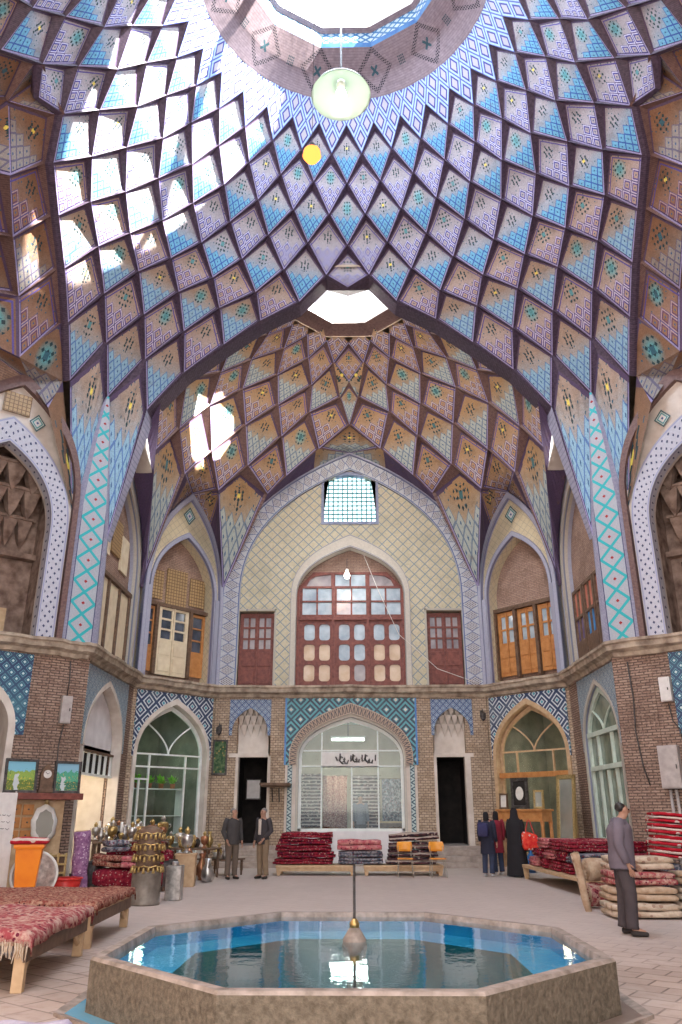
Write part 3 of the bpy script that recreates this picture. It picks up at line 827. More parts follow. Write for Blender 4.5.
WOOD = {'red': noisy('red_brown_wood', (.13, .035, .03), (.24, .075, .055), 9, .5), 'orange': noisy('orange_wood', (.42, .17, .05), (.56, .26, .09), 7, .5),
        'cream': noisy('cream_painted_wood', (.66, .55, .38), (.78, .68, .50), 4, .6), 'brown': noisy('dark_brown_wood', (.10, .06, .04), (.18, .11, .07), 9, .6),
        'white': noisy('white_painted_metal', (.68, .72, .70), (.80, .82, .80), 5, .45), 'tan': noisy('tan_wood', (.45, .30, .17), (.58, .41, .25), 8, .6),
        'green': noisy('pale_green_painted_metal', (.48, .58, .50), (.60, .70, .62), 5, .5)}
def glassy(name, c1, c2, r=.12): return noisy(name, c1, c2, 2.0, r, 0, .6, bstr=.05)
G = {'dark': glassy('dark_window_glass', (.03, .04, .06), (.10, .12, .16)), 'pale': glassy('pale_reflecting_glass', (.26, .34, .42), (.50, .60, .66)),
     'peach': glassy('peach_glass', (.50, .32, .18), (.68, .52, .36)), 'grey': glassy('grey_dusty_glass', (.22, .20, .22), (.42, .38, .38)),  # peach is the tint of the panes themselves
     'salmon': glassy('salmon_glass', (.60, .20, .14), (.70, .30, .22)), 'blue': glassy('blue_glass', (.04, .22, .60), (.10, .36, .72)), 'violet': glassy('violet_glass', (.14, .10, .24), (.22, .18, .34))}
def rrect(cx, cz, w, h, r=.3, n=4):
    P = []; R = min(w, h) * r
    for (sx, sz, a0) in ((1, 1, 0), (-1, 1, 90), (-1, -1, 180), (1, -1, 270)):
        for k in range(n + 1):
            a = radians(a0 + 90 * k / n); P.append((cx + sx * (w / 2 - R) + R * cos(a), cz + sz * (h / 2 - R) + R * sin(a)))
    return P
nwin = [0]
def window(face, outer, cells_, o, wood, th=.09, glassdef=None, name='window', sub='window_frame'):
    """cells_: list of (outline, glass key); one frame with openings, one pane behind each"""
    nwin[0] += 1
    mb = MB(); face.panel(mb, outer, [c[0] for c in cells_], o=o, th=th, m=wood)
    w = struct(mb.build('%s_%d' % (name, nwin[0]), bevel=0))
    by = {}
    for c, g in cells_: by.setdefault(g, []).append(c)
    for g, cs in by.items():
        pm = MB()
        for c in cs: face.panel(pm, c, o=o - th * .6, th=.02, m=G[g])
        pm.build('pane', parent=w)
    return w
# great arched window
cells_ = []
for b_ in range(3):
    x0 = 2.78 + b_ * 1.24
    for cx_ in range(2):
        for r_ in range(3):
            g = ['peach', 'peach', 'pale'][r_]
            if b_ == 1: g = ['grey', 'pale', 'pale'][r_] if cx_ else ['peach', 'pale', 'pale'][r_]
            cells_.append((rrect(x0 + .36 + cx_ * .54, 6.14 + r_ * .72, .38, .58, .3), g))
for b_ in range(3):
    x0 = 2.78 + b_ * 1.24
    for cx_ in range(2):
        for r_ in range(2): cells_.append((rect(x0 + .09 + cx_ * .56, x0 + .59 + cx_ * .56, 8.22 + r_ * .52, 8.68 + r_ * .52), 'pale'))
cells_.append(([(4.05, 9.28), (4.57, 9.28), (4.57, 9.72), (4.05, 9.72)], 'pale')); cells_.append(([(4.63, 9.28), (5.15, 9.28), (5.15, 9.72), (4.63, 9.72)], 'pale'))
cells_.append(([(3.0, 9.28), (3.9, 9.28), (3.9, 9.72), (3.35, 9.66), (3.12, 9.52)], 'grey')); cells_.append(([(5.3, 9.28), (6.2, 9.28), (6.08, 9.52), (5.85, 9.66), (5.3, 9.72)], 'grey'))
full = archp(4.6, 1.93, 8.85, 10.68, 12, 5.62)
window(FB, [p for p in full if p[1] < 9.0][:2] + [(2.78, 9.3), (3.25, 9.8), (5.95, 9.8), (6.42, 9.3)] + [p for p in full if p[1] < 9.0][2:], cells_, -.38, WOOD['red'])
t_ = MB(); FB.panel(t_, full, o=-.5, th=.1, m=M['brickr']); struct(t_.build('wall_back.001'))
# bars of the frame that stand proud
fr = MB()
for x in (2.72, 3.98, 5.22, 6.48): FB.box(fr, x - .05, x + .05, 5.62, 9.3, -.38, -.30, WOOD['red'])
for z in (5.66, 8.06): FB.box(fr, 2.7, 6.5, z - .05, z + .05, -.38, -.29, WOOD['red'])
fr.build('mullion', parent=bpy.data.objects['window_1'])
# two side doors of the rear wall
def dleaf(face, u0, u1, z0, z1, o, wood, glass, name='door', rows=2, cols=4):
    u0 += .05; u1 -= .05; W_ = (u1 - u0); cs = []
    zt = z1 - .12; zm = z0 + (z1 - z0) * .50
    for k in range(cols):
        a = u0 + W_ * (k + .12) / cols; b = u0 + W_ * (k + .88) / cols
        a += .04 * (k % 2 == 0); b -= .04 * (k % 2 == 1)
        for r in range(rows): 
            za = zm + (zt - zm) * r / rows + .03; cs.append((rect(a, b, za, za + (zt - zm) / rows - .06), glass))
    w = window(face, rect(u0 - .05, u1 + .05, z0, z1), cs, o, wood, name=name)
    lp = MB()
    for k in range(max(2, cols // 2)):
        a = u0 + W_ * (k + .12) / max(2, cols // 2); b = u0 + W_ * (k + .88) / max(2, cols // 2)
        for (za, zb) in ((z0 + .12, z0 + (zm - z0) * .48), (z0 + (zm - z0) * .56, zm - .08)):
            face.box(lp, a, b, za, zb, o, o + .03, wood)
    lp.build('door_panel', parent=w, bevel=.008)
    ms = MB(); face.box(ms, (u0 + u1) / 2 - .02, (u0 + u1) / 2 + .02, z0, z1, o, o + .04, wood); ms.build('mullion', parent=w)
    return w
dleaf(FB, .68, 1.9, 5.62, 8.22, -.2, WOOD['red'], 'grey', 'door', 3)
dleaf(FB, 7.3, 8.52, 5.62, 8.22, -.2, WOOD['red'], 'grey', 'door', 3)
bt = MB()
for u in (.60, 7.22):
    for a in ((u, u + .07, 5.6, 8.34), (u + 1.31, u + 1.38, 5.6, 8.34), (u, u + 1.38, 8.27, 8.34)): FB.box(bt, *a, -.05, .03, M['bandpale'])
struct(bt.build('trim_8'))
# high lattice window
M['turq'] = noisy('turquoise_window_bars', (.03, .20, .24), (.06, .30, .34), 8, .5)
M['latglow'] = emit('bright_sky_behind_lattice', (.72, .95, .98), 1.7)
nwin[0] += 1
wl_ = MB()
for k in range(12): FB.box(wl_, 3.62 + k * .178 - .022, 3.62 + k * .178 + .022, 11.62, 13.55, -.22, -.18, M['turq'])
for k in range(12): FB.box(wl_, 3.6, 5.6, 11.66 + k * .17 - .02, 11.66 + k * .17 + .02, -.21, -.17, M['turq'])
wo_ = struct(wl_.build('window_%d' % nwin[0]))
g_ = MB(); FB.box(g_, 3.5, 5.7, 11.5, 13.7, -.34, -.30, M['latglow']); g_.build('pane', parent=wo_)
f_ = MB(); inn = [(4.6 + (p[0] - 4.6) * .955, 12.55 + (p[1] - 12.55) * .95) for p in wz]
FB.panel(f_, [(4.6 + (p[0] - 4.6) * 1.05, 12.55 + (p[1] - 12.55) * 1.06) for p in wz], [inn], o=.0, th=.3, m=noisy('blue_grey_window_border', (.20, .24, .38), (.30, .34, .48), 5, .6)); f_.build('window_frame', parent=wo_)

# diagonal upper walls ----------------------------------------------
M['yellowtile'] = lattice_mat('cream_tile_tympanum', (.60, .52, .34), (.70, .62, .44), (.42, .38, .30), 3.5, bold=.035)
def diamond_mat():
    t = NT('blue_framed_star_tile'); u, v = t.uv(); d = (u - .5).ab() + (v - .5).ab()
    c = t.mix(d.lt(.5), (.60, .52, .36), (.04, .12, .14)); c = t.mix(d.lt(.40), c, (.55, .62, .60)); c = t.mix(d.lt(.34), c, (.10, .34, .36)); c = t.mix(d.lt(.24), c, (.70, .74, .76))
    c = t.mix(d.lt(.08), c, (.05, .1, .3)); return t.bsdf(c, .4)
M['diamond'] = diamond_mat()
C_ = LL / 2
for nm, F_ in (('left', FDL), ('right', FDR)):
    mb = MB(); F_.panel(mb, archp(C_, LL / 2, 8.4, 12.22, 12, 5.6), [archp(C_, 1.32, 8.55, 10.62, 12, 5.62)], o=-.05, th=.55, m=M['yellowtile']); struct(mb.build('wall_' + nm))
    mb = MB(); ring(F_, mb, C_, LL / 2, 12.27, LL / 2 - .14, 12.0, 8.4, 5.6, .10, .2, M['bandlav'])
    ring(F_, mb, C_, 1.42, 10.8, 1.31, 10.6, 8.55, 5.6, .02, .15, M['bandlav'])
    mb.face([F_.P(C_ + a * .27, 11.42 + b * .34, -.03) for a, b in ((-1, 0), (0, -1), (1, 0), (0, 1))], [(0, .5), (.5, 0), (1, .5), (.5, 1)], M['diamond'], .5)
    # jamb strips of tile under the arch springing
    for u0, u1 in ((.0, .30), (LL - .30, LL)):
        F_.box(mb, u0, u1, 5.6, 8.6, -.1, .05, M['bandlav'])
    struct(mb.build('trim_%d' % (9 if nm == 'left' else 10)))
    mb = MB(); F_.panel(mb, archp(C_, 1.36, 8.55, 10.66, 12, 5.6), o=-.55, th=.12, m=M['brickr']); struct(mb.build('wall_' + nm + '.001'))
# left: cream double door between two orange side lights, wooden grilles above
window(FDL, rect(.36, .82, 5.9, 8.05), [(rect(.43, .76, 6.75 + k * .42, 7.12 + k * .42), 'dark') for k in range(3)], -.42, WOOD['orange'])
window(FDL, rect(2.30, 2.94, 5.9, 8.05), [(rect(2.42, 2.84, 6.75 + k * .42, 7.12 + k * .42), 'dark') for k in range(3)], -.42, WOOD['orange'])
dleaf(FDL, .92, 2.22, 5.82, 8.15, -.38, WOOD['cream'], 'dark', 'door', 3, 2)
br = MB()
for u in (.86, 2.26): FDL.box(br, u - .06, u + .06, 5.8, 8.15, -.48, -.3, WOOD['brown'])
FDL.box(br, .3, 3.0, 8.08, 8.2, -.5, -.32, WOOD['brown'])
for a, b in ((.42, 1.1), (1.25, 2.1), (2.25, 2.9)): FDL.box(br, a, b, 8.35 - .1 * (a > 1.2 and a < 2), 9.35 + .15 * (a > 1.2 and a < 2), -.53, -.48, M['wicker'])
struct(br.build('trim_11'))
# right: three orange double doors with pale glass
for k in range(3): dleaf(FDR, .42 + k * .86, 1.20 + k * .86, 5.9, 8.1, -.40, WOOD['orange'], 'pale', 'door', 2, 2)
br = MB()
for k in range(4): FDR.box(br, .34 + k * .86 - .05, .34 + k * .86 + .06, 5.8, 8.2, -.5, -.3, WOOD['brown'])
FDR.box(br, .3, 3.02, 8.12, 8.25, -.5, -.3, WOOD['brown']); struct(br.build('trim_12'))

# side upper walls -------------------------------------------------
for nm, F_ in (('side_left', FSL), ('side_right', FSR)):
    us = (lambda u: FSR.L - u) if F_ is FSR else (lambda u: u)
    c = us(2.25)
    mb = MB(); ring(F_, mb, c, 2.28, 11.6, 1.80, 10.95, 8.5, 5.6, -.05, .3, M['bandlav'])
    struct(mb.build('wall_' + nm))
    mb = MB(); ring(F_, mb, c, 1.95, 11.25, 1.78, 10.95, 8.5, 5.6, .0, .2, M['bandpale']); struct(mb.build('trim_%d' % (13 if F_ is FSL else 14)))
    mb = MB(); F_.panel(mb, archp(c, 1.98, 8.5, 11.2, 12, 5.6), o=-.32, th=.1, m=M['brickr']); struct(mb.build('wall_' + nm + '.001'))
br = MB()
for k in range(3): FSL.box(br, .72 + k * 1.06, 1.66 + k * 1.06, 5.85, 7.85, -.28, -.2, WOOD['cream'])
for k in range(4): FSL.box(br, .62 + k * 1.06, .74 + k * 1.06, 5.7, 7.95, -.30, -.14, WOOD['brown'])
FSL.box(br, .6, 3.95, 7.88, 8.0, -.30, -.12, WOOD['brown'])
FSL.box(br, .75, 1.75, 8.6, 10.0, -.34, -.26, WOOD['cream']); FSL.box(br, 1.85, 2.75, 8.8, 9.9, -.34, -.25, M['wicker']); FSL.box(br, 2.85, 3.6, 8.5, 9.6, -.34, -.26, WOOD['cream'])
struct(br.build('trim_15'))
for k in range(3):
    u0 = FSR.L - 3.95 + k * 1.12
    window(FSR, rect(u0, u0 + 1.04, 5.75, 8.0), [(rect(u0 + .12 + c_ * .42, u0 + .48 + c_ * .42, z0, z1), g) for c_ in (0, 1) for z0, z1, g in ((7.15, 7.9, 'salmon'), (6.4, 7.07, 'blue' if k else 'violet'))], -.2, WOOD['brown'])
for F_ in (FPL, FPR):
    pass
# front corner faces of the side apses ------------------------------
for nm, F_ in (('bay_left', FAL), ('bay_right', FAR)):
    L_ = F_.L; c = 1.72 if F_ is FAL else L_ - 1.72
    mb = MB(); F_.panel(mb, [(0, 5.6), (0, 9.3)] + archp(L_ / 2, L_ / 2 - .02, 9.3, 12.5, 12)[1:-1] + [(L_, 9.3), (L_, 5.6)], [archp(c, 1.36, 8.5, 10.6, 14, 5.62)], o=-.05, th=.4, m=M['plaster'])
    struct(mb.build('wall_' + nm))
    mb = MB(); ring(F_, mb, c, 1.80, 11.3, 1.34, 10.58, 8.5, 5.6, .05, .35, M['banddots'])
    ring(F_, mb, L_ / 2, L_ / 2 + .02, 12.6, L_ / 2 - .12, 12.25, 9.3, 5.6, .12, .3, M['ribr'])
    g = 2.35 if F_ is FAL else L_ - 2.35
    mb.face([F_.P(g + a * .22, 11.32 + b * .26, .0) for a, b in ((-1, 0), (0, -1), (1, 0), (0, 1))], [(0, .5), (.5, 0), (1, .5), (.5, 1)], M['diamond'], .5)
    struct(mb.build('trim_%d' % (16 if F_ is FAL else 17)))
    if F_ is FAL:
        h = MB(); F_.box(h, 1.42, 2.12, 11.42, 12.0, -.02, .02, M['wicker']); struct(h.build('window_20'))
    # niche: side cheeks, back wall, stalactite vault
    h = MB()
    for z0, z1, o0 in ((5.6, 8.3, -1.5),):
        F_.box(h, c - 1.7, c + 1.7, 5.6, 11.2, -2.0, -1.9, M['muq'])
        F_.box(h, c - 1.75, c - 1.6, 5.6, 11.2, -1.95, -.4, M['muq']); F_.box(h, c + 1.6, c + 1.75, 5.6, 11.2, -1.95, -.4, M['muq'])
        F_.box(h, c - 1.7, c + 1.7, 8.05, 8.2, -1.9, -1.6, M['muq'])
        F_.box(h, c - 1.7, c + 1.7, 11.0, 11.2, -1.95, -.4, M['muq'])
    # tiers of small hanging points
    for tier, (zz, oo, nn, hh) in enumerate(((8.35, -1.55, 7, .75), (9.05, -1.15, 6, .75), (9.7, -.85, 5, .7))):
        for k in range(nn):
            uu = c - 1.35 + 2.7 * (k + .5) / nn; w_ = 2.7 / nn * .5
            top_ = [F_.P(uu - w_, zz + hh, oo), F_.P(uu + w_, zz + hh, oo), F_.P(uu + w_, zz + hh, oo - .5), F_.P(uu - w_, zz + hh, oo - .5)]
            mid = [F_.P(uu - w_ * .5, zz + hh * .35, oo - .12), F_.P(uu + w_ * .5, zz + hh * .35, oo - .12), F_.P(uu + w_ * .5, zz + hh * .35, oo - .4), F_.P(uu - w_ * .5, zz + hh * .35, oo - .4)]
            tip = F_.P(uu, zz, oo - .25)
            for q in range(4):
                h.face([top_[q], top_[(q + 1) % 4], mid[(q + 1) % 4], mid[q]], None, M['muq']); h.face([mid[q], mid[(q + 1) % 4], tip], None, M['muq'])
        F_.box(h, c - 1.4, c + 1.4, zz + hh, zz + hh + .08, oo - .6, oo + .05, M['muq'])
    struct(h.build('wall_' + nm + '.001'))
    # low wooden screen at the back of the niche
    s_ = MB(); F_.box(s_, c - .9, c + .9, 5.62, 6.5, -1.2, -1.1, WOOD['tan']); F_.box(s_, c - 1.3, c - .5, 6.6, 7.9, -1.86, -1.8, M['dark']); struct(s_.build('door_%d' % (8 if F_ is FAL else 9)))
apw = MB()
for sx in (-1, 1): apw.box(sx * 10.1 - .1, sx * 10.1 + .1, 4.5, 16.9, 0, 13, M['brick']); apw.box(sx * 7.0 - .2, sx * 7.0 + .2, -4, 4.6, 0, 16, M['brick']); apw.box(min(sx * 7, sx * 10.1), max(sx * 7, sx * 10.1), 4.4, 4.7, 0, 13, M['brick'])
struct(apw.build('wall_front'))
# ---------------------------------------------------------------- ledge between the storeys
PLAN = [(-10.1, 16.9), (-7.3, 19.3), (-6.75, 19.8), (-6.75, 24.5), (-4.6, 27.0), (4.6, 27.0), (6.75, 24.5), (6.75, 19.8), (7.3, 19.3), (10.1, 16.9)]
def offs(plan, d):
    out = []
    for i, p in enumerate(plan):
        ns = []
        for a, b in ((i - 1, i), (i, i + 1)):
            if a < 0 or b >= len(plan): continue
            e = Vector(plan[b]) - Vector(plan[a]); e.normalize(); ns.append(Vector((e.y, -e.x)))
        n = sum(ns, Vector((0, 0))); n.normalize(); k = 1 / max(.4, n.dot(ns[0])); out.append(Vector(p) + n * d * k)
    return out
lg = MB()
prof = [(-.1, 5.22), (.06, 5.24), (.10, 5.34), (.24, 5.40), (.26, 5.52), (.30, 5.55), (.30, 5.62), (-.55, 5.64)]
lines = [offs(PLAN, d) for d, z in prof]
for i in range(len(PLAN) - 1):
    n = 10; L0 = (Vector(PLAN[i + 1]) - Vector(PLAN[i])).length
    for k in range(n):
        t0, t1 = k / n, (k + 1) / n
        for j in range(len(prof) - 1):
            def q(jj, t, ii=i):
                p = lines[jj][ii].lerp(lines[jj][ii + 1], t); w = .012 * sin(p.x * 5.3 + p.y * 3.1) + .010 * sin(p.x * 11 + p.y * 17)
                return (p.x, p.y, prof[jj][1] + w)
            lg.face([q(j, t0), q(j, t1), q(j + 1, t1), q(j + 1, t0)], None, M['ledge'])
struct(lg.build('trim_18'))

# ---------------------------------------------------------------- lower walls
def hole_room(F_, u0, u1, z0, z1, depth, m, name, fl=None):
    r = MB(); 
    F_.box(r, u0 - .1, u1 + .1, z0 - .0, z1, -depth - .1, -depth, m); F_.box(r, u0 - .15, u0 - .05, z0, z1, -depth, -.25, m); F_.box(r, u1 + .05, u1 + .15, z0, z1, -depth, -.25, m)
    F_.box(r, u0 - .1, u1 + .1, z1, z1 + .1, -depth, -.25, m); F_.box(r, u0 - .1, u1 + .1, z0 - .1, z0, -depth, -.25, fl or m)
    return struct(r.build(name))
M['stone'] = noisy('pale_step_stone', (.30, .25, .22), (.46, .39, .35), 5, .8, bstr=.4)
# rear wall: brick piers
bw = MB()
FB.panel(bw, rect(0, 9.2, 0, 5.3), [rect(.78, 1.9, .0, 5.0), rect(2.42, 6.78, .02, 5.15), rect(7.34, 8.44, .0, 5.0)], o=0, th=.35, m=M['brickp'])
struct(bw.build('wall_back.002'))
# niches with doorways
def niche(F_, c, hw, z_door, name_i, tile):
    mb = MB()
    F_.spandrel(mb, c - hw - .04, c + hw + .04, 4.0, 5.18, c, hw - .06, 4.1, 4.9, .03, .08, tile)
    struct(mb.build('trim_%d' % name_i))
    h = MB(); F_.panel(h, archp(c, hw - .05, 4.1, 4.97, 10, z_door), o=-.34, th=.05, m=M['plaster'])
    for tier, (zz, oo, nn, hh) in enumerate(((3.95, -.30, 5, .42), (4.3, -.22, 4, .36), (4.6, -.14, 3, .3))):
        W_ = (hw - .1) * (1 - tier * .22)
        for k in range(nn):
            uu = c - W_ + 2 * W_ * (k + .5) / nn; w_ = W_ / nn * .95
            tp = [F_.P(uu - w_, zz + hh, oo + .12), F_.P(uu + w_, zz + hh, oo + .12), F_.P(uu + w_, zz + hh, -.34), F_.P(uu - w_, zz + hh, -.34)]
            md = [F_.P(uu - w_ * .35, zz + hh * .3, oo), F_.P(uu + w_ * .35, zz + hh * .3, oo), F_.P(uu + w_ * .35, zz + hh * .3, -.34), F_.P(uu - w_ * .35, zz + hh * .3, -.34)]
            tip = F_.P(uu, zz, oo - .04)
            for q in range(4):
                h.face([tp[q], tp[(q + 1) % 4], md[(q + 1) % 4], md[q]], None, M['plaster']); h.face([md[q], md[(q + 1) % 4], tip], None, M['plaster'])
    F_.box(h, c - hw, c + hw, z_door, z_door + .12, -.34, .05, M['plaster'])
    struct(h.build('wall_back.%03d' % name_i))
niche(FB, 1.20, .66, 3.3, 19, M['sp_niche']); niche(FB, 8.0, .66, 3.3, 20, M['sp_niche'])
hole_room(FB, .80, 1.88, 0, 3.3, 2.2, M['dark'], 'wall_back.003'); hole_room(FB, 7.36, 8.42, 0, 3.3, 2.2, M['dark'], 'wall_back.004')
jb = MB()
for u in (.78, 1.84, 7.34, 8.36): FB.box(jb, u, u + .09 + (.10 if u > 8.3 else 0), .5, 3.35, -.3, .06, M['plaster'])
struct(jb.build('trim_21'))
st = MB()
for k, (z, d) in enumerate(((.16, .95), (.32, .68), (.48, .42), (.6, .15))):
    FB.box(st, .45, 2.3, 0 if k == 0 else z - .16, z, -.3 if k < 3 else -2.2, d, M['stone'])
    FB.box(st, 6.95, 8.9, 0 if k == 0 else z - .16, z, -.3 if k < 3 else -2.2, d, M['stone'])
struct(st.build('trim_22', bevel=.012))
# things just inside the left doorway
# centre shop front
sp = MB(); FB.spandrel(sp, 2.38, 6.82, 3.05, 5.22, 4.6, 1.98, 3.3, 4.98, .03, .1, M['sp_centre'])
FB.box(sp, 2.38, 2.44, 3.05, 5.22, .0, .07, M['ocblue']); FB.box(sp, 6.76, 6.82, 3.05, 5.22, .0, .07, M['ocblue'])
struct(sp.build('wall_back.005'))
rg = MB(); ring(FB, rg, 4.6, 2.06, 5.06, 1.80, 4.70, 3.3, 3.05, .07, .3, M['bandcarve'])
ring(FB, rg, 4.6, 1.82, 4.72, 1.74, 4.6, 3.3, .3, -.02, .3, M['bandpale'])
for u in (2.52, 6.56):
    rg.face([FB.P(u - .02, .3, .02), FB.P(u + .14, .3, .02), FB.P(u + .14, 3.1, .02), FB.P(u - .02, 3.1, .02)], [(0, 0), (1, 0), (1, 2.8), (0, 2.8)], M['bandzig'], .5)
for u in (2.42, 6.66): FB.box(rg, u, u + .12, 0, 3.1, -.2, .01, M['plaster'])
for u in (2.66, 6.44): FB.box(rg, u - .02, u + .12, 0, 3.3, -.25, .0, M['plaster'])
struct(rg.build('trim_23'))
lowp = MB(); FB.box(lowp, 2.6, 6.6, 0, 1.02, -.35, -.08, M['whiteplaster']); struct(lowp.build('wall_back.006'))
def storefront(F_, c, hw, z0, zs, za, o, mull_u, trans_z, m, i, extra=None, gl=None, t=.05):
    nwin[0] += 1
    mb = MB(); ring(F_, mb, c, hw, za, hw - .09, za - .14, zs, z0, o, .08, m)
    F_.box(mb, c - hw, c + hw, z0, z0 + .08, o - .08, o, m)
    A = archp(c, hw - .02, zs, za - .05, 30)
    def top(u):
        for k in range(len(A) - 1):
            if A[k][0] <= u <= A[k + 1][0]: return A[k][1] + (A[k + 1][1] - A[k][1]) * (u - A[k][0]) / max(1e-6, A[k + 1][0] - A[k][0])
        return zs
    for u, za_, zb_ in mull_u:
        F_.box(mb, u - t / 2, u + t / 2, za_, min(zb_, top(u)), o - .06, o + .01, m)
    for z, ua, ub_ in trans_z: F_.box(mb, ua, ub_, z - t / 2, z + t / 2, o - .06, o + .02, m)
    for poly in (extra or []): mb.tube([F_.P(p[0], p[1], o - .03) for p in poly], .028, 6, m)
    w = struct(mb.build('window_%d' % (20 + i)))
    g = MB(); F_.panel(g, archp(c, hw - .05, zs, za - .1, 14, z0), o=o - .04, th=.01, m=M['clear']); g.build('pane', parent=w)
    return w
def clear_mat():
    t = NT('clear_shop_glass'); tr = t.new('ShaderNodeBsdfTransparent'); tr.inputs[0].default_value = (.86, .92, .90, 1)
    gl = t.new('ShaderNodeBsdfGlossy'); gl.inputs['Roughness'].default_value = .04; gl.inputs[0].default_value = (.8, .85, .85, 1)
    mx = t.new('ShaderNodeMixShader'); mx.inputs[0].default_value = .05
    t.t.links.new(tr.outputs[0], mx.inputs[1]); t.t.links.new(gl.outputs[0], mx.inputs[2]); t.t.links.new(mx.outputs[0], t.out.inputs[0]); return t.m
M['clear'] = clear_mat()
storefront(FB, 4.6, 1.74, 1.02, 3.3, 4.6, -.22, [(3.62, 1.02, 4.6), (4.62, 1.02, 3.0), (5.5, 1.02, 4.6)], [(3.02, 2.86, 6.34), (3.52, 2.86, 6.34)], WOOD['white'], 1)
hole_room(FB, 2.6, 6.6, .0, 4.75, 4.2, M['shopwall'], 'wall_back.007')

# diagonal walls
def tracery(c, hw, z0, za):
    out = []
    for sg in (-1, 1):
        out.append([(c + sg * hw * .66 * t ** 1.8, z0 + (za - z0) * t * .62) for t in [k / 8 for k in range(9)]])
    return out
for nm, F_, k_ in (('left', FDL, 0), ('right', FDR, 1)):
    mb = MB(); F_.panel(mb, rect(0, LL, 0, 5.3), [archp(C_, 1.40, 3.25, 4.93, 12, .02)], o=-.02, th=.35, m=M['brickp']); struct(mb.build('wall_%s.002' % nm))
    mb = MB(); F_.spandrel(mb, .13, LL - .13, 3.2, 5.2, C_, 1.46, 3.25, 5.0, .03, .05, M['sp_dark']); struct(mb.build('trim_%d' % (24 + k_)))
    mb = MB(); ring(F_, mb, C_, 1.48, 5.04, 1.36, 4.86, 3.25, .0, .04, .4, M['plaster'] if k_ == 0 else WOOD['tan']); struct(mb.build('trim_%d' % (26 + k_)))
    hole_room(F_, .25, LL - .25, 0, 5.0, 2.8, M['shopgrey'] if 'shopgrey' in M else M.setdefault('shopgrey', noisy('dim_shop_wall', (.16, .17, .14), (.30, .30, .25), 1.5, .9)), 'wall_%s.003' % nm)
storefront(FDL, C_, 1.36, .35, 3.25, 4.82, -.2, [(.95, .35, 3.3), (2.35, .35, 3.3), (.62, .35, 2.55)], [(3.3, .3, 3.0), (2.92, .3, 3.0), (2.55, .3, .95)], WOOD['white'], 2, tracery(C_, 1.36, 3.3, 4.82))
storefront(FDR, C_, 1.36, .35, 3.25, 4.82, -.2, [(.95, 2.75, 3.45), (2.35, 2.75, 3.45), (.85, .35, 2.7), (2.5, .35, 2.7)], [(3.42, .3, 3.0)], WOOD['tan'], 3, tracery(C_, 1.36, 3.4, 4.82))
mb = MB(); FDR.box(mb, .3, 3.0, 2.62, 2.78, -.24, -.06, WOOD['orange']); struct(mb.build('trim_28'))

# side walls, lower
for nm, F_, k_ in (('side_left', FSL, 0), ('side_right', FSR, 1)):
    us = (lambda u: FSR.L - u) if F_ is FSR else (lambda u: u)
    c = us(2.15 if k_ == 0 else 1.95); hw = 1.65 if k_ == 0 else 1.55
    mb = MB(); F_.panel(mb, rect(0, 4.7, 0, 5.3), [archp(c, hw, 3.3, 4.93, 12, .02)], o=-.02, th=.35, m=M['brick']); struct(mb.build('wall_%s.002' % nm))
    mb = MB(); F_.spandrel(mb, c - hw - .18, c + hw + .25, 3.2, 5.2, c, hw + .06, 3.3, 5.0, .03, .05, M['sp_pale']); struct(mb.build('trim_%d' % (29 + k_)))
    mb = MB(); ring(F_, mb, c, hw + .08, 5.03, hw - .02, 4.88, 3.3, .0, .04, .3, M['plaster'] if k_ == 0 else M['bandpale']); struct(mb.build('trim_%d' % (31 + k_)))
pw = MB(); cL = 2.15
FSL.panel(pw, archp(cL, 1.62, 3.3, 4.86, 12, 3.12), o=-.25, th=.1, m=M['whiteplaster'])
struct(pw.build('wall_side_left.003'))
hole_room(FSL, .5, 3.8, 0, 3.15, 2.5, M['plaster'], 'wall_side_left.004')
nwin[0] += 1
gb = MB()
for k in range(7): FSL.box(gb, .62 + k * .5, .70 + k * .5, 2.55, 3.1, -.22, -.16, WOOD['white'])
FSL.box(gb, .5, 3.75, 2.5, 2.56, -.24, -.14, WOOD['white']); FSL.box(gb, .5, 3.75, 3.08, 3.14, -.24, -.14, WOOD['brown'])
w_ = struct(gb.build('window_24')); g = MB(); FSL.box(g, .5, 3.75, 2.56, 3.08, -.34, -.30, M['dark']); g.build('pane', parent=w_)
# right side: tall pale green glazed door
M['greenglass'] = glassy('dim_green_glass', (.10, .15, .12), (.26, .32, .26), .1)
nwin[0] += 1; c = FSR.L - 1.95
mb = MB(); ring(FSR, mb, c, 1.53, 4.86, 1.36, 4.66, 3.3, .0, -.06, .1, WOOD['green'])
for z in (2.72, 3.62): FSR.box(mb, c - 1.45, c + 1.45, z - .06, z + .06, -.16, -.03, WOOD['green'])
for u in (-.72, 0, .72): FSR.box(mb, c + u - .04, c + u + .04, .9, 2.7, -.15, -.05, WOOD['green'])
for u in (-.6, .6): FSR.box(mb, c + u - .04, c + u + .04, 2.7, 3.62, -.15, -.05, WOOD['green'])
FSR.box(mb, c - 1.4, c + 1.4, .0, .95, -.16, -.06, WOOD['green'])
for p in tracery(c, 1.45, 3.62, 4.7): mb.tube([FSR.P(a[0], a[1], -.1) for a in p], .035, 6, WOOD['green'])
dd_ = struct(mb.build('door_10')); g = MB(); FSR.panel(g, archp(c, 1.45, 3.3, 4.75, 12, .9), o=-.13, th=.02, m=M['greenglass']); g.build('pane', parent=dd_)

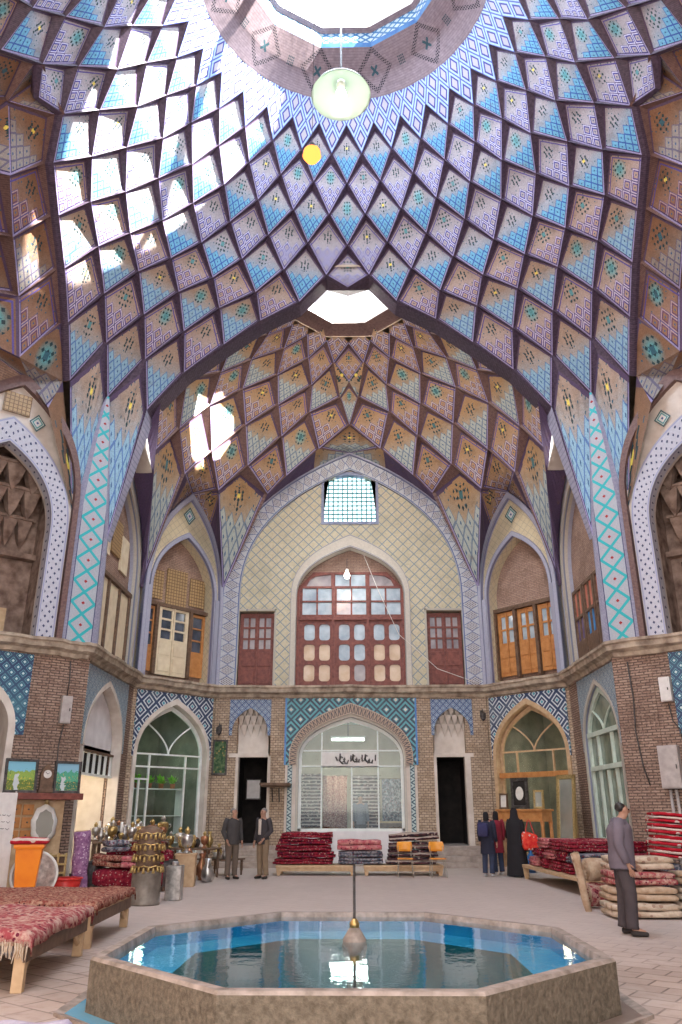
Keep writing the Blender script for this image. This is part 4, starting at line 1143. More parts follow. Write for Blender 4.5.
# corner piers and the front corner faces, lower
for nm, F_ in (('pier_left', FPL), ('pier_right', FPR)):
    mb = MB(); F_.panel(mb, rect(-.12, F_.L + .12, 0, 5.3), o=0.0, th=.3, m=M['brick']); struct(mb.build('wall_' + nm))
for nm, F_, k_ in (('bay_left', FAL, 0), ('bay_right', FAR, 1)):
    L_ = F_.L; c = 1.45 if k_ == 0 else L_ - 1.45
    mb = MB(); F_.panel(mb, rect(0, L_, 0, 5.3), [archp(c, 1.35, 3.4, 4.75, 12, .02)], o=-.02, th=.35, m=M['brick']); struct(mb.build('wall_%s.002' % nm))
    a, b = (0.02, 3.12) if k_ == 0 else (L_ - 3.12, L_ - .02)
    mb = MB(); F_.spandrel(mb, a, b, 3.3, 5.2, c, 1.42, 3.4, 4.85, .03, .05, M['sp_teal']); struct(mb.build('trim_%d' % (33 + k_)))
    mb = MB(); ring(F_, mb, c, 1.46, 4.9, 1.30, 4.66, 3.4, .0, .04, .4, M['plaster']); struct(mb.build('trim_%d' % (35 + k_)))
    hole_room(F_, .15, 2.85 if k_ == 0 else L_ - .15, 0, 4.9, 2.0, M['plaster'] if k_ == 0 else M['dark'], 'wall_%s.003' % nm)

# ---------------------------------------------------------------- floor
def floor_mat():
    t = NT('worn_stone_paving'); x, y, z = t.obj()
    b = t.new('ShaderNodeTexBrick'); t.t.links.new(t._obn, b.inputs['Vector'])
    mp_ = t.new('ShaderNodeMapping'); mp_.inputs['Rotation'].default_value = (0, 0, .62); t.t.links.new(t._obn, mp_.inputs[0]); t.t.links.new(mp_.outputs[0], b.inputs['Vector'])
    b.inputs['Color1'].default_value = (.44, .34, .285, 1); b.inputs['Color2'].default_value = (.35, .265, .22, 1); b.inputs['Mortar'].default_value = (.17, .125, .10, 1)
    b.inputs['Scale'].default_value = 1; b.inputs['Brick Width'].default_value = .42; b.inputs['Row Height'].default_value = .30; b.inputs['Mortar Size'].default_value = .014; b.inputs['Mortar Smooth'].default_value = .4
    n = t.noise(t._obn, .9, 6, .6); n2 = t.noise(t._obn, 7, 4)
    c = t.mix(((n - .45) * 2.4).mx(0.0).mn(.55), b.outputs['Color'], (.54, .45, .40))
    c = t.mix(((n2 - .52) * 2.5).mx(0.0).mn(.6), c, (.30, .22, .18))
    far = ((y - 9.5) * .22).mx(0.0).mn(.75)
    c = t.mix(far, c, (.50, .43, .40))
    h = V(t, b.outputs['Fac']) * -1.0 + n2 * .5
    return t.bsdf(c, (n2 * .3 + .5), 0, .3, bump=h, bstr=.4, bdist=.015)
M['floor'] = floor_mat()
class Ground:
    def P(s, u, z, o=0.0): return Vector((u, z, o))
fl = MB(); hole = [(0.087 + 2.45 * .985 * sin(pi / 8 + k * pi / 4), 8.65 + 2.45 * 1.02 * cos(pi / 8 + k * pi / 4)) for k in range(8)]
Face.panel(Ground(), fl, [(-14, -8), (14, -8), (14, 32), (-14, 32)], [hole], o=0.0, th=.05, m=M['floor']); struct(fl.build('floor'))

# ---------------------------------------------------------------- the octagonal pool
PCX, PCY = 0.087, 8.65
def octa(r, z): 
    return [Vector((PCX + r * .985 * sin(pi / 8 + k * pi / 4), PCY + r * 1.02 * cos(pi / 8 + k * pi / 4), z)) for k in range(8)]
pool = thing('stone_pool', (0, 0, 0), 0, 'raised octagonal stone pool of blue water in the middle of the courtyard', 'pool')
M['rimstone'] = noisy('mossy_rim_stone', (.09, .072, .05), (.19, .155, .115), 22, .8, bstr=.9, detail=8, bd=.02)
M['rimtop'] = noisy('worn_rim_top', (.17, .135, .11), (.38, .31, .27), 7, .6, bstr=.5)
mb = MB(); R0, R1 = 2.50, 2.36
lo, ou, inn = octa(R0, 0), octa(R0, .40), octa(R1, .40)
ou2 = octa(R0 - .02, .425); inn2 = octa(R1 + .02, .425); ind = octa(R1, .33)
def loopf(mb, A, B, m, L=2.05):
    for k in range(8):
        k2 = (k + 1) % 8; h = (A[k] - B[k]).length
        mb.face([A[k], A[k2], B[k2], B[k]], [(k * L, 0), (k * L + L, 0), (k * L + L, h), (k * L, h)], m)
loopf(mb, lo, ou, M['rimstone']); loopf(mb, ou, ou2, M['rimtop']); loopf(mb, ou2, inn2, M['rimtop']); loopf(mb, inn2, ind, M['rimtop']); mb.build('rim', parent=pool)
M['poolblue'] = noisy('pool_blue_paint', (.03, .50, .82), (.08, .62, .88), 2.5, .6)
M['pooldeep'] = noisy('pool_deep_floor', (.05, .30, .34), (.12, .42, .44), 2.0, .7)
mb = MB(); i2, i3, i4 = octa(R1, .33), octa(R1 - .02, .22), octa(R1 - .52, .20)
i5 = octa(R1 - .56, -.9)
loopf(mb, ind, i2, M['poolblue']); loopf(mb, i2, i3, M['poolblue']); loopf(mb, i3, i4, M['poolblue']); loopf(mb, i4, i5, M['pooldeep'])
mb.face(i5, None, M['pooldeep']); mb.build('basin', parent=pool)
def water_mat():
    t = NT('still_pool_water'); t.obj(); n = t.noise(t._obn, 3.0, 3); n2 = t.noise(t._obn, 16, 2)
    gl = t.new('ShaderNodeBsdfGlossy'); gl.inputs['Roughness'].default_value = .015; gl.inputs[0].default_value = (.95, .97, 1, 1)
    tr = t.new('ShaderNodeBsdfTransparent'); tr.inputs[0].default_value = (.70, .94, .98, 1)
    bn = t.new('ShaderNodeBump'); bn.inputs['Strength'].default_value = .10; bn.inputs['Distance'].default_value = .02; t.t.links.new((n + n2 * .25).s, bn.inputs['Height'])
    fr_ = t.new('ShaderNodeFresnel'); fr_.inputs[0].default_value = 1.30; t.t.links.new(bn.outputs[0], fr_.inputs['Normal']); t.t.links.new(bn.outputs[0], gl.inputs['Normal'])
    mx = t.new('ShaderNodeMixShader'); f = (V(t, fr_.outputs[0]) * 1.3).mn(1.0); t.t.links.new(f.s, mx.inputs[0])
    t.t.links.new(tr.outputs[0], mx.inputs[1]); t.t.links.new(gl.outputs[0], mx.inputs[2]); t.t.links.new(mx.outputs[0], t.out.inputs[0]); return t.m
M['water'] = water_mat()
mb = MB(); mb.face(octa(R1 - .001, .375)[::-1], None, M['water']); mb.build('water', parent=pool, merge=False)
# shallow blue overflow channel on the ground around the pool
mb = MB(); a0, a1, a2 = octa(R0 + .01, .012), octa(R0 + .17, .012), octa(R0 + .26, .03)
M['chan'] = noisy('wet_blue_channel', (.08, .30, .46), (.16, .36, .46), 3, .25)
M['chanwet'] = noisy('wet_brown_channel', (.14, .10, .08), (.24, .18, .15), 3, .3)
for k in range(8):
    k2 = (k + 1) % 8; m = M['chan'] if k in (4, 3, 5) and k != 3 else M['chanwet']
    mb.face([a0[k], a0[k2], a1[k2], a1[k]], None, m); mb.face([a1[k], a1[k2], a2[k2], a2[k]], None, M['rimtop'])
    b0, b1 = Vector(a2[k]), Vector(a2[k2]); b0.z = b1.z = 0.0; mb.face([a2[k], a2[k2], b1, b0], None, M['rimtop'])
struct(mb.build('trim_37'))
# ================================================================ OBJECTS
def fabric(name, c1, c2, c3=None, sc=9.0, stripes=0.0, sdir=0):
    t = NT(name); x, y, z = t.obj()
    n = t.noise(t._obn, sc, 4, .6); n2 = t.noise(t._obn, 60, 2)
    v = t.new('ShaderNodeTexVoronoi'); v.inputs['Scale'].default_value = sc * 1.1; t.t.links.new(t._obn, v.inputs['Vector'])
    vd = V(t, v.outputs['Distance'])
    c = t.mix(((n - .42) * 5.0).mx(0.0).mn(1.0), c1, c2)
    if c3 is not None: c = t.mix(vd.lt(.26), c, c3)
    if stripes:
        s = (x, y, z)[sdir] * stripes
        c = t.mix(((s + n * .5).fr() - .5).ab().gt(.30), c, c3 or c2)
    c = t.mix((n2 - .5).mx(0.0) * .8, c, tuple(k * .5 for k in c1))
    return t.bsdf(c, .95, 0, .1, bump=n2, bstr=.5, bdist=.01)
RUG = {'red': fabric('red_carpet', (.26, .016, .03), (.07, .01, .03), (.50, .30, .26), 13), 'wine': fabric('wine_carpet', (.15, .010, .025), (.30, .03, .045), (.36, .22, .20), 15),
       'pink': fabric('pink_red_carpet', (.42, .10, .12), (.58, .28, .26), (.16, .03, .05), 10), 'navy': fabric('grey_navy_carpet', (.06, .07, .10), (.34, .32, .34), (.16, .03, .05), 14),
       'stripe': fabric('dark_striped_carpet', (.035, .025, .035), (.12, .05, .05), (.42, .34, .30), 8, 9.0, 2), 'cream': fabric('cream_carpet_back', (.46, .36, .27), (.60, .50, .40), (.34, .22, .17), 7),
       'tan': fabric('tan_carpet_back', (.40, .28, .19), (.52, .40, .29), None, 6), 'shag': fabric('shaggy_brown_red_carpet', (.20, .05, .04), (.40, .24, .17), (.06, .02, .02), 20),
       'rose': fabric('rose_cream_carpet', (.30, .06, .07), (.50, .34, .28), (.14, .02, .04), 13), 'redwhite': fabric('red_white_striped_blanket', (.42, .015, .03), (.50, .03, .05), (.62, .50, .46), 5, 9.0, 2),
       'violet': fabric('violet_cloth', (.22, .10, .22), (.36, .20, .34), (.55, .42, .52), 14), 'lilac': fabric('lilac_cloth', (.36, .32, .42), (.52, .48, .56), None, 5)}
def rnd_slab(w, d, h, seed=0, nx=14, nr=16, wob=.02, e=.35, sag=0.0):
    """soft folded slab: superellipse section (depth x height) swept along x with irregular waves"""
    R = random.Random(seed); mb = MB(); ph = [R.uniform(0, 6.28) for _ in range(6)]
    rings = []
    for i in range(nx + 1):
        t = i / nx; x = (t - .5) * w; edge = 1 - max(0, abs(t - .5) * 2 - .9) * 2.2
        ring_ = []
        for k in range(nr):
            a = 2 * pi * k / nr; ca, sa = cos(a), sin(a)
            y = abs(ca) ** e * (1 if ca >= 0 else -1) * d / 2; z = abs(sa) ** e * (1 if sa >= 0 else -1) * h / 2
            wz = wob * (sin(x * 5 + ph[0] + y * 3) + .6 * sin(x * 11 + ph[1])) * (1 if z > 0 else .25)
            wy = wob * 1.2 * sin(x * 4 + ph[2] + z * 9)
            ring_.append(Vector((x + .2 * wob * sin(a * 3 + ph[3]), (y + wy) * (.96 + .04 * edge), h / 2 + (z * edge + wz) - sag * (t - .5) ** 2 * 4)))
        rings.append(ring_)
    for i in range(nx):
        for k in range(nr):
            k2 = (k + 1) % nr; mb.face([rings[i][k], rings[i][k2], rings[i + 1][k2], rings[i + 1][k]], [(i / nx * w, k / nr), (i / nx * w, (k + 1) / nr), ((i + 1) / nx * w, (k + 1) / nr), ((i + 1) / nx * w, k / nr)])
    mb.face(rings[0][::-1], [(0, 0)] * nr); mb.face(rings[-1], [(0, 0)] * nr)
    return mb
def rug(name, loc, w, d, h, mat, label, cat='rug', group=None, rz=0, seed=0, folds=2, rx=0, ry=0, wob=.02, fringe=None):
    """a folded rug: thing made of one soft mesh per fold layer"""
    mb = MB(); 
    for f in range(folds):
        s = rnd_slab(w * (1 - .02 * f), d * (1 - .04 * f), h / folds * 1.04, seed * 7 + f, wob=wob / folds ** .5)
        off = Vector((random.Random(seed + f).uniform(-.02, .02) * 1, 0, f * h / folds))
        for fc, uv in zip(s.f, range(0, len(s.uv))): pass
        b = len(mb.v); mb.v += [tuple(Vector(v) + off) for v in s.v]; mb.f += [tuple(i + b for i in fc) for fc in s.f]; mb.uv += s.uv; mb.mi += s.mi; mb.rn += s.rn
    o = mb.build(name, mat, None, smooth=True, merge=True); o.location = loc; o.rotation_euler = (rx, ry, rz); tag(o, label, cat, group)
    if fringe:
        fb = MB()
        for k in range(26):
            x = -w / 2 + w * (k + .5) / 26
            fb.tube([(x, -d / 2 - .005, h * .4), (x + random.uniform(-.01, .01), -d / 2 - .03, h * .1)], .006, 4)
        fb.build('fringe', RUG['cream'], o)
    return o
random.seed(3)
# ---- low platforms and carpets in front of the shop --------------------------------------
def platform(loc, w, d, h, label, rz=0, wood='tan', group=None):
    t = thing('low_platform', loc, rz, label, 'platform', group)
    mb = MB(); mb.box(-w / 2, w / 2, -d / 2, d / 2, h - .07, h); mb.box(-w / 2 + .02, w / 2 - .02, -d / 2 + .02, -d / 2 + .06, h - .15, h - .07); mb.build('top', WOOD[wood], t, bevel=.006)
    for sx in (-1, 1):
        for sy in (-1, 1):
            mb = MB(); x, y = sx * (w / 2 - .08), sy * (d / 2 - .08)
            P = [(x - .07, y - .05), (x + .07, y - .05), (x + .07, y + .05), (x - .07, y + .05)]; c = (x + sx * .0, y)
            top = [Vector((px, py, h - .07)) for px, py in P]; bot = [Vector((c[0] + (px - c[0]) * .6, c[1] + (py - c[1]) * .8, 0)) for px, py in P]
            for q in range(4): mb.face([bot[q], bot[(q + 1) % 4], top[(q + 1) % 4], top[q]])
            mb.face(bot[::-1]); mb.face(top); mb.build('leg', WOOD[wood], t)
    return t
platform((-.95, 23.42, 0), 2.15, .95, .26, 'low wooden platform under the stack of red carpets, shop front')
platform((1.42, 23.42, 0), 2.15, .95, .26, 'low wooden platform behind the two orange chairs')
zs = .275
for k in range(5):
    h = (.14, .15, .15, .14, .14)[k]
    rug('folded_carpet', (-1.27 + (-.03, .04, -.02, .02, .05)[k], 23.45, zs), 1.62 - .05 * k, .82, h, RUG[('wine', 'red', 'wine', 'red', 'wine')[k]],
        ('dark red folded carpet at the bottom of the red stack, shop front', 'second folded red carpet up from the low platform, shop front', 'middle folded wine-red carpet of the five in the red stack', 'fourth red folded carpet, just under the topmost of the red stack', 'topmost wine-red folded carpet of the tall red stack')[k], seed=k + 1, wob=.016, group='red carpets in the tall stack before the shop'); zs += h + .02
zs = .275
for k in range(3):
    h = (.16, .15, .26)[k]
    rug('folded_carpet', (.27 if k < 2 else .25, 23.4, zs), 1.22, .7, h, RUG[('navy', 'navy', 'pink')[k]], ('grey-blue folded carpet lowest in the middle stack before the shop', 'upper grey-blue folded carpet beneath the pink one', 'thick pink-red folded carpet topping the grey-blue ones')[k], seed=k + 11, wob=.014); zs += h + .02
zs = .275
for k in range(4):
    h = (.17, .17, .16, .20)[k]
    rug('folded_carpet', (1.65 + .03 * k, 23.45, zs), 1.35, .72, h, RUG['stripe'], ('dark striped rug at the bottom behind the orange chairs', 'second dark striped rug up behind the orange chairs', 'third dark striped rug up behind the orange chairs', 'topmost dark striped rug with a raised corner behind the orange chairs')[k], seed=k + 21, wob=.016, ry=-.06 if k == 3 else 0, group='dark striped rugs behind the chairs'); zs += h + .02 + .03 * (k == 2)
# ---- two orange chairs -------------------------------------------------------------------
M['chairmetal'] = noisy('grey_chair_tube', (.30, .28, .24), (.45, .42, .36), 10, .4, .6)
M['chairply'] = noisy('orange_varnished_plywood', (.70, .26, .03), (.82, .36, .05), 6, .35)
ch = thing('plywood_chair', (1.44, 22.45, 0), 0, 'orange plywood chair with thin metal legs, in front of the dark striped rugs', 'chair', 'orange chairs before the striped rugs')
mb = MB(); 
s = rnd_slab(.40, .38, .025, 3, wob=.004, e=.5); s.v = [tuple(Vector(v) + Vector((0, 0, .44))) for v in s.v]; s.build('seat', M['chairply'], ch, smooth=True)
mb = MB(); n = 8
for i in range(n):
    for j in range(4):
        def q(i, j): 
            a = (i / n - .5); z = .62 + .24 * j / 4; wdt = .42 * (1 - .12 * (abs(j - 2) / 2) ** 2)
            return Vector((a * wdt, .20 + .05 * (z - .6) - .06 * (1 - (2 * a) ** 2) * -1, z))
        mb.face([q(i, j), q(i + 1, j), q(i + 1, j + 1), q(i, j + 1)])
o = mb.build('backrest', M['chairply'], ch, smooth=True); md = o.modifiers.new('s', 'SOLIDIFY'); md.thickness = .014
for sx in (-1, 1):
    mb = MB(); mb.tube([(sx * .20, -.19, 0), (sx * .17, -.13, .44)], .011, 8); mb.build('leg', M['chairmetal'], ch)
    mb = MB(); mb.tube([(sx * .21, .24, 0), (sx * .17, .16, .44), (sx * .17, .23, .80)], .011, 8); mb.build('leg', M['chairmetal'], ch)
mb = MB(); mb.tube([(-.17, -.13, .43), (.17, -.13, .43), (.17, .16, .43), (-.17, .16, .43), (-.17, -.13, .43)], .010, 6); mb.build('seat_frame', M['chairmetal'], ch)
copy_tree(ch, (2.30, 22.45, 0), .06, 'orange plywood chair standing beside the dark doorway steps')

# ---- people ---------------------------------------------------------------------------------
SKIN = noisy('skin', (.34, .18, .12), (.42, .24, .17), 12, .5, bstr=.05)
HAIR = noisy('black_hair', (.012, .010, .010), (.03, .026, .024), 40, .5)
HAIRG = noisy('grey_hair', (.12, .11, .11), (.26, .25, .24), 40, .6)
EYE = noisy('dark_eye', (.01, .01, .01), (.03, .02, .02), 10, .2)
def cloth(name, c, k=1.25): return noisy(name, c, tuple(min(1, x * k) for x in c), 7, .85, bstr=.5, detail=5, bd=.02)
def skinmesh(name, J, bones, mat, parent, sub=1, root=0):
    names = list(J); me = bpy.data.meshes.new(name)
    me.from_pydata([J[n][0] for n in names], [(names.index(a), names.index(b)) for a, b in bones], [])
    me.materials.append(mat); me.update()
    o = bpy.data.objects.new(name, me); COL.objects.link(o); o.parent = parent
    m = o.modifiers.new('skin', 'SKIN'); m.use_smooth_shade = True; m.branch_smoothing = .4
    if not me.skin_vertices: me.skin_vertices.new() if hasattr(me.skin_vertices, 'new') else None
    for i, n in enumerate(names):
        r = J[n][1]; r = r if isinstance(r, tuple) else (r, r)
        me.skin_vertices[0].data[i].radius = r; me.skin_vertices[0].data[i].use_root = (i == root)
    s = o.modifiers.new('sub', 'SUBSURF'); s.levels = sub; s.render_levels = sub
    return o
def mix3(a, b, t): return tuple(a[i] + (b[i] - a[i]) * t for i in range(3))
def person(loc, rz, label, top, bottom, hair=HAIR, shoes=HAIR, P=None, group=None, scale=1.0, hood=None, longcoat=False, chador=None, bulk=1.08):
    t = thing('person', loc, rz, label, 'person', group); t.scale = (scale,) * 3
    D = dict(pelvis=(0, 0, .93), belly=(0, -.01, 1.08), chest=(0, 0, 1.30), neck=(0, .0, 1.455), jaw=(0, -.04, 1.535), head=(0, -.015, 1.605), crown=(0, .005, 1.67),
             hipL=(-.09, 0, .90), kneeL=(-.10, -.01, .49), ankL=(-.10, .03, .09), toeL=(-.12, -.13, .04), hipR=(.09, 0, .90), kneeR=(.10, -.01, .49), ankR=(.11, .03, .09), toeR=(.14, -.13, .04),
             shL=(-.18, 0, 1.40), elL=(-.23, .02, 1.13), wrL=(-.24, -.06, .89), shR=(.18, 0, 1.40), elR=(.23, .02, 1.13), wrR=(.24, -.06, .89))
    if P: D.update(P)
    J = {}; B = []
    rad = dict(pelvis=(.12, .10), belly=(.12, .09), chest=(.14, .10), neck=.060, jaw=(.060, .062), head=(.078, .088), crown=(.064, .072), hipL=.08, kneeL=.055, ankL=.038, toeL=(.04, .025), hipR=.08, kneeR=.055, ankR=.038, toeR=(.04, .025),
               shL=.055, elL=.042, wrL=.026, shR=.055, elR=.042, wrR=.026)
    for n in D: J[n] = (D[n], rad[n])
    B = [('pelvis', 'belly'), ('belly', 'chest'), ('chest', 'neck'), ('neck', 'jaw'), ('jaw', 'head'), ('head', 'crown')]
    for s_ in 'LR':
        B += [('pelvis', 'hip' + s_), ('hip' + s_, 'knee' + s_), ('knee' + s_, 'ank' + s_), ('ank' + s_, 'toe' + s_), ('chest', 'sh' + s_), ('sh' + s_, 'el' + s_), ('el' + s_, 'wr' + s_)]
        w, e = Vector(D['wr' + s_]), Vector(D['el' + s_]); d = (w - e).normalized(); side_ = Vector((1 if s_ == 'R' else -1, 0, 0)); fw = d.cross(side_).normalized()
        if fw.y > 0: fw = -fw
        J['palm' + s_] = (tuple(w + d * .07), (.034, .018)); B.append(('wr' + s_, 'palm' + s_))
        pal = w + d * .07
        for q, (off, ln) in enumerate(((-.028, .070), (-.010, .082), (.010, .076), (.027, .058))):
            a = pal + fw * -off + d * .028; b = a + d * ln * .55 - side_ * .006; c_ = b + d * ln * .4 - side_ * .022
            for nm_, p_, r_ in (('a', a, .0095), ('b', b, .0085), ('c', c_, .007)): J['f%s%d%s' % (s_, q, nm_)] = (tuple(p_), r_)
            B += [('palm' + s_, 'f%s%da' % (s_, q)), ('f%s%da' % (s_, q), 'f%s%db' % (s_, q)), ('f%s%db' % (s_, q), 'f%s%dc' % (s_, q))]
        a = w + d * .03 + fw * .035; b = a + d * .035 + fw * .018
        J['th' + s_ + 'a'] = (tuple(a), .011); J['th' + s_ + 'b'] = (tuple(b), .009); B += [('wr' + s_, 'th' + s_ + 'a'), ('th' + s_ + 'a', 'th' + s_ + 'b')]
    hd = Vector(D['head']); jw = Vector(D['jaw']); cr = Vector(D['crown']); fwd = (jw - Vector(D['neck'])); fwd.z = 0; fwd = fwd.normalized() if fwd.length > 1e-4 else Vector((0, -1, 0))
    sd = Vector((-fwd.y, fwd.x, 0))
    J['nose'] = (tuple(hd.lerp(jw, .45) + fwd * .098), .014); B.append(('head', 'nose'))
    for k, sg in (('earL', -1), ('earR', 1)): J[k] = (tuple(hd - Vector((0, 0, .02)) + sd * sg * .082 - fwd * -.005), (.016, .024)); B.append(('head', k))
    skinmesh('body', J, B, SKIN, t)
    for sg in (-1, 1):
        e_ = MB(); e_.lathe([(0, -.010), (.009, -.005), (.010, 0), (.009, .005), (0, .010)], hd + fwd * .083 + sd * sg * .030 + Vector((0, 0, -.004)), 8); e_.build('eye', EYE, t, smooth=True)
    # clothing: lofted torso, sleeves, hips, trouser legs
    def loft(name, rings, mat, n=18):
        mb = MB(); R_ = []
        for c_, rx, ry in rings: R_.append([Vector(c_) + Vector((rx * bulk * cos(2 * pi * k / n), ry * bulk * sin(2 * pi * k / n) * (1.0 if rx < .1 else 1), .004 * sin(k * 2.3 + c_[2] * 40))) for k in range(n)])
        for i in range(len(R_) - 1):
            for k in range(n): mb.face([R_[i][k], R_[i][(k + 1) % n], R_[i + 1][(k + 1) % n], R_[i + 1][k]])
        mb.face(R_[0][::-1]); mb.face(R_[-1])
        return mb.build(name, mat, t, smooth=True)
    pe, be, chs, nk = (Vector(D[k]) for k in ('pelvis', 'belly', 'chest', 'neck'))
    z0 = .58 if longcoat else .82
    rings = [((pe.x, pe.y, z0), .20 if longcoat else .172, .15 if longcoat else .125), ((pe.x, pe.y, z0 + .01), .20 if longcoat else .172, .15 if longcoat else .125), ((pe.x, pe.y, .95), .172, .128), (be, .158, .122), (tuple(be.lerp(chs, .5)), .168, .125), (chs, .182, .128),
             (tuple(chs.lerp(nk, .45)), .188, .108), (tuple(chs.lerp(nk, .68)), .135, .088), (tuple(chs.lerp(nk, .86)), .078, .072), (tuple(chs.lerp(nk, 1.02)), .062, .064)]
    loft('jacket' if longcoat else 'shirt', rings, top)
    loft('hips', [((pe.x, pe.y, .80), .165, .118), ((pe.x, pe.y, .86), .17, .12), ((pe.x, pe.y, .97), .155, .112), ((pe.x, pe.y, 1.0), .13, .09)], bottom)
    for s_ in 'LR':
        sh, el, wr = (Vector(D[k + s_]) for k in ('sh', 'el', 'wr')); ins = sh.lerp(chs, .25) + Vector((0, 0, .0))
        mb = MB(); b_ = bulk ** .5
        mb.tube([ins, sh, sh.lerp(el, .25), sh.lerp(el, .6), el, el.lerp(wr, .4), el.lerp(wr, .94)], [.062 * b_, .076 * b_, .074 * b_, .066 * b_, .060 * b_, .055 * b_, .045 * b_], 12)
        mb.build('sleeve', top, t, smooth=True)
        hp, kn, an, to = (Vector(D[k + s_]) for k in ('hip', 'knee', 'ank', 'toe'))
        mb = MB(); mb.tube([hp + Vector((0, 0, .06)), hp, hp.lerp(kn, .4), kn, kn.lerp(an, .45), kn.lerp(an, .9), kn.lerp(an, 1.0)], [.085 * b_, .100 * b_, .092 * b_, .074 * b_, .070 * b_, .066 * b_, .070 * b_], 14)
        mb.build('trouser_leg', bottom, t, smooth=True)
        S = {'a': (mix3(an, to, -.25)[:2] + (.045,), .045), 'b': (mix3(an, to, .5)[:2] + (.045,), (.05, .042)), 'c': (mix3(an, to, 1.15)[:2] + (.032,), (.042, .030))}
        skinmesh('shoe', S, [('a', 'b'), ('b', 'c')], shoes, t)
    if hood is None:
        bk = -fwd
        H = {'a': (tuple(hd + bk * .045 + Vector((0, 0, -.045))), (.078, .06)), 'b': (tuple(hd + bk * .03 + Vector((0, 0, .03))), (.096, .088)), 'c': (tuple(cr + fwd * .03 + Vector((0, 0, .022))), (.080, .066))}
        skinmesh('hair', H, [('a', 'b'), ('b', 'c')], hair, t)
    else:
        H = {'a': (tuple(Vector(D['neck']) + Vector((0, .02, -.06))), (.12, .09)), 'b': (tuple(Vector(D['neck']) + Vector((0, .01, .05))), (.085, .085)), 'c': (tuple(hd - fwd * .035), (.092, .095)), 'd': (tuple(cr - fwd * .01 + Vector((0, 0, .01))), (.07, .07))}
        skinmesh('headscarf', H, [('a', 'b'), ('b', 'c'), ('c', 'd')], hood, t)
    if chador is not None:
        mb = MB(); prof = [(.30, .03), (.29, .3), (.27, .7), (.24, 1.0), (.25, 1.25), (.22, 1.40), (.12, 1.50), (.105, 1.60), (.10, 1.68), (.06, 1.75), (0, 1.765)]
        n = 28
        for i in range(len(prof) - 1):
            for k in range(n):
                def q(i, k):
                    r, z = prof[i]; a = 2 * pi * (k % n) / n; f = 1 + (.07 * sin(a * 7 + z * 3) * max(0, 1 - z / 1.5)); yy = .78 if z < 1.45 else 1
                    return Vector((r * f * cos(a), .02 + r * f * yy * sin(a), z))
                if prof[i][1] > 1.5 and prof[i][1] < 1.66 and 18 <= k <= 23: continue
                mb.face([q(i, k), q(i, k + 1), q(i + 1, k + 1), q(i + 1, k)])
        mb.build('chador', chador, t, smooth=True)
    return t
# the man beside the sacks: seen from behind his shoulder, looking down to his side
P = dict(neck=(0, -.035, 1.44), jaw=(.03, -.115, 1.50), head=(.02, -.085, 1.575), crown=(.005, -.055, 1.645), chest=(0, -.01, 1.30), kneeL=(-.10, -.05, .50), ankL=(-.12, -.03, .09), toeL=(-.15, -.20, .04), kneeR=(.10, .02, .49), ankR=(.12, .06, .09), toeR=(.15, -.10, .04),
         elL=(-.25, .04, 1.12), wrL=(-.24, -.05, .88), elR=(.25, -.0, 1.12), wrR=(.22, -.16, .90))
person((3.94, 12.25, 0), radians(78), 'man in a grey-violet shirt and dark trousers standing alone by the cream folded carpets', cloth('grey_violet_shirt', (.12, .10, .125)), cloth('charcoal_trousers', (.05, .04, .045)), P=P, hair=HAIR, shoes=cloth('black_shoes', (.03, .025, .025)), bulk=1.38, scale=1.04)
person((-3.05, 21.75, 0), radians(35), 'grey-haired man in a dark suit turned towards the man with the open jacket', cloth('dark_grey_suit', (.05, .045, .045)), cloth('brown_grey_trousers', (.12, .09, .07)), hair=HAIRG, P=dict(jaw=(.03, -.05, 1.535), wrL=(-.22, -.12, .92), elL=(-.25, .05, 1.13)))
pm = person((-2.27, 21.9, 0), radians(-38), 'man in an open dark jacket over a pale shirt and khaki trousers', cloth('black_jacket', (.04, .035, .04)), cloth('khaki_trousers', (.20, .14, .09)), hair=HAIRG, P=dict(wrR=(.16, -.14, .95), elR=(.25, .03, 1.14)))
mb = MB(); mb.box(-.045, .045, -.155, -.125, 1.05, 1.42); mb.build('shirt_front', cloth('pale_shirt', (.55, .48, .42)), pm, bevel=.01)
DN = cloth('dark_navy_coat', (.018, .02, .04)); BK = cloth('black_cloth', (.012, .011, .014)); RD = cloth('dark_red_coat', (.22, .015, .03)); JN = cloth('dark_blue_jeans', (.03, .04, .08))
wm = person((3.68, 22.75, 0), radians(150), 'woman in a dark navy coat and headscarf carrying a small backpack', DN, JN, hood=BK, scale=.96, longcoat=True, shoes=cloth('white_trainers', (.5, .5, .52)))
mb = MB(); s = rnd_slab(.28, .14, .36, 8, wob=.01, e=.5); s.v = [tuple(Vector(v) + Vector((0, .26, 1.02))) for v in s.v]; bp = s.build('backpack', cloth('navy_backpack', (.03, .03, .09)), None, smooth=True)
bp.location = wm.location; bp.rotation_euler = wm.rotation_euler; bp.scale = (.96,) * 3; tag(bp, 'small navy backpack worn by the woman in the navy coat', 'backpack')
person((4.02, 23.3, 0), radians(-160), 'woman in a dark red coat and black headscarf between her two companions', RD, JN, hood=BK, scale=.97, longcoat=True, shoes=cloth('white_shoes', (.45, .45, .48)))
person((4.42, 22.6, 0), radians(140), 'woman wrapped in a long black chador beside the red bag', BK, BK, hood=BK, chador=BK, scale=.97, P=dict(elR=(.27, -.05, 1.12), wrR=(.36, -.14, .98)))
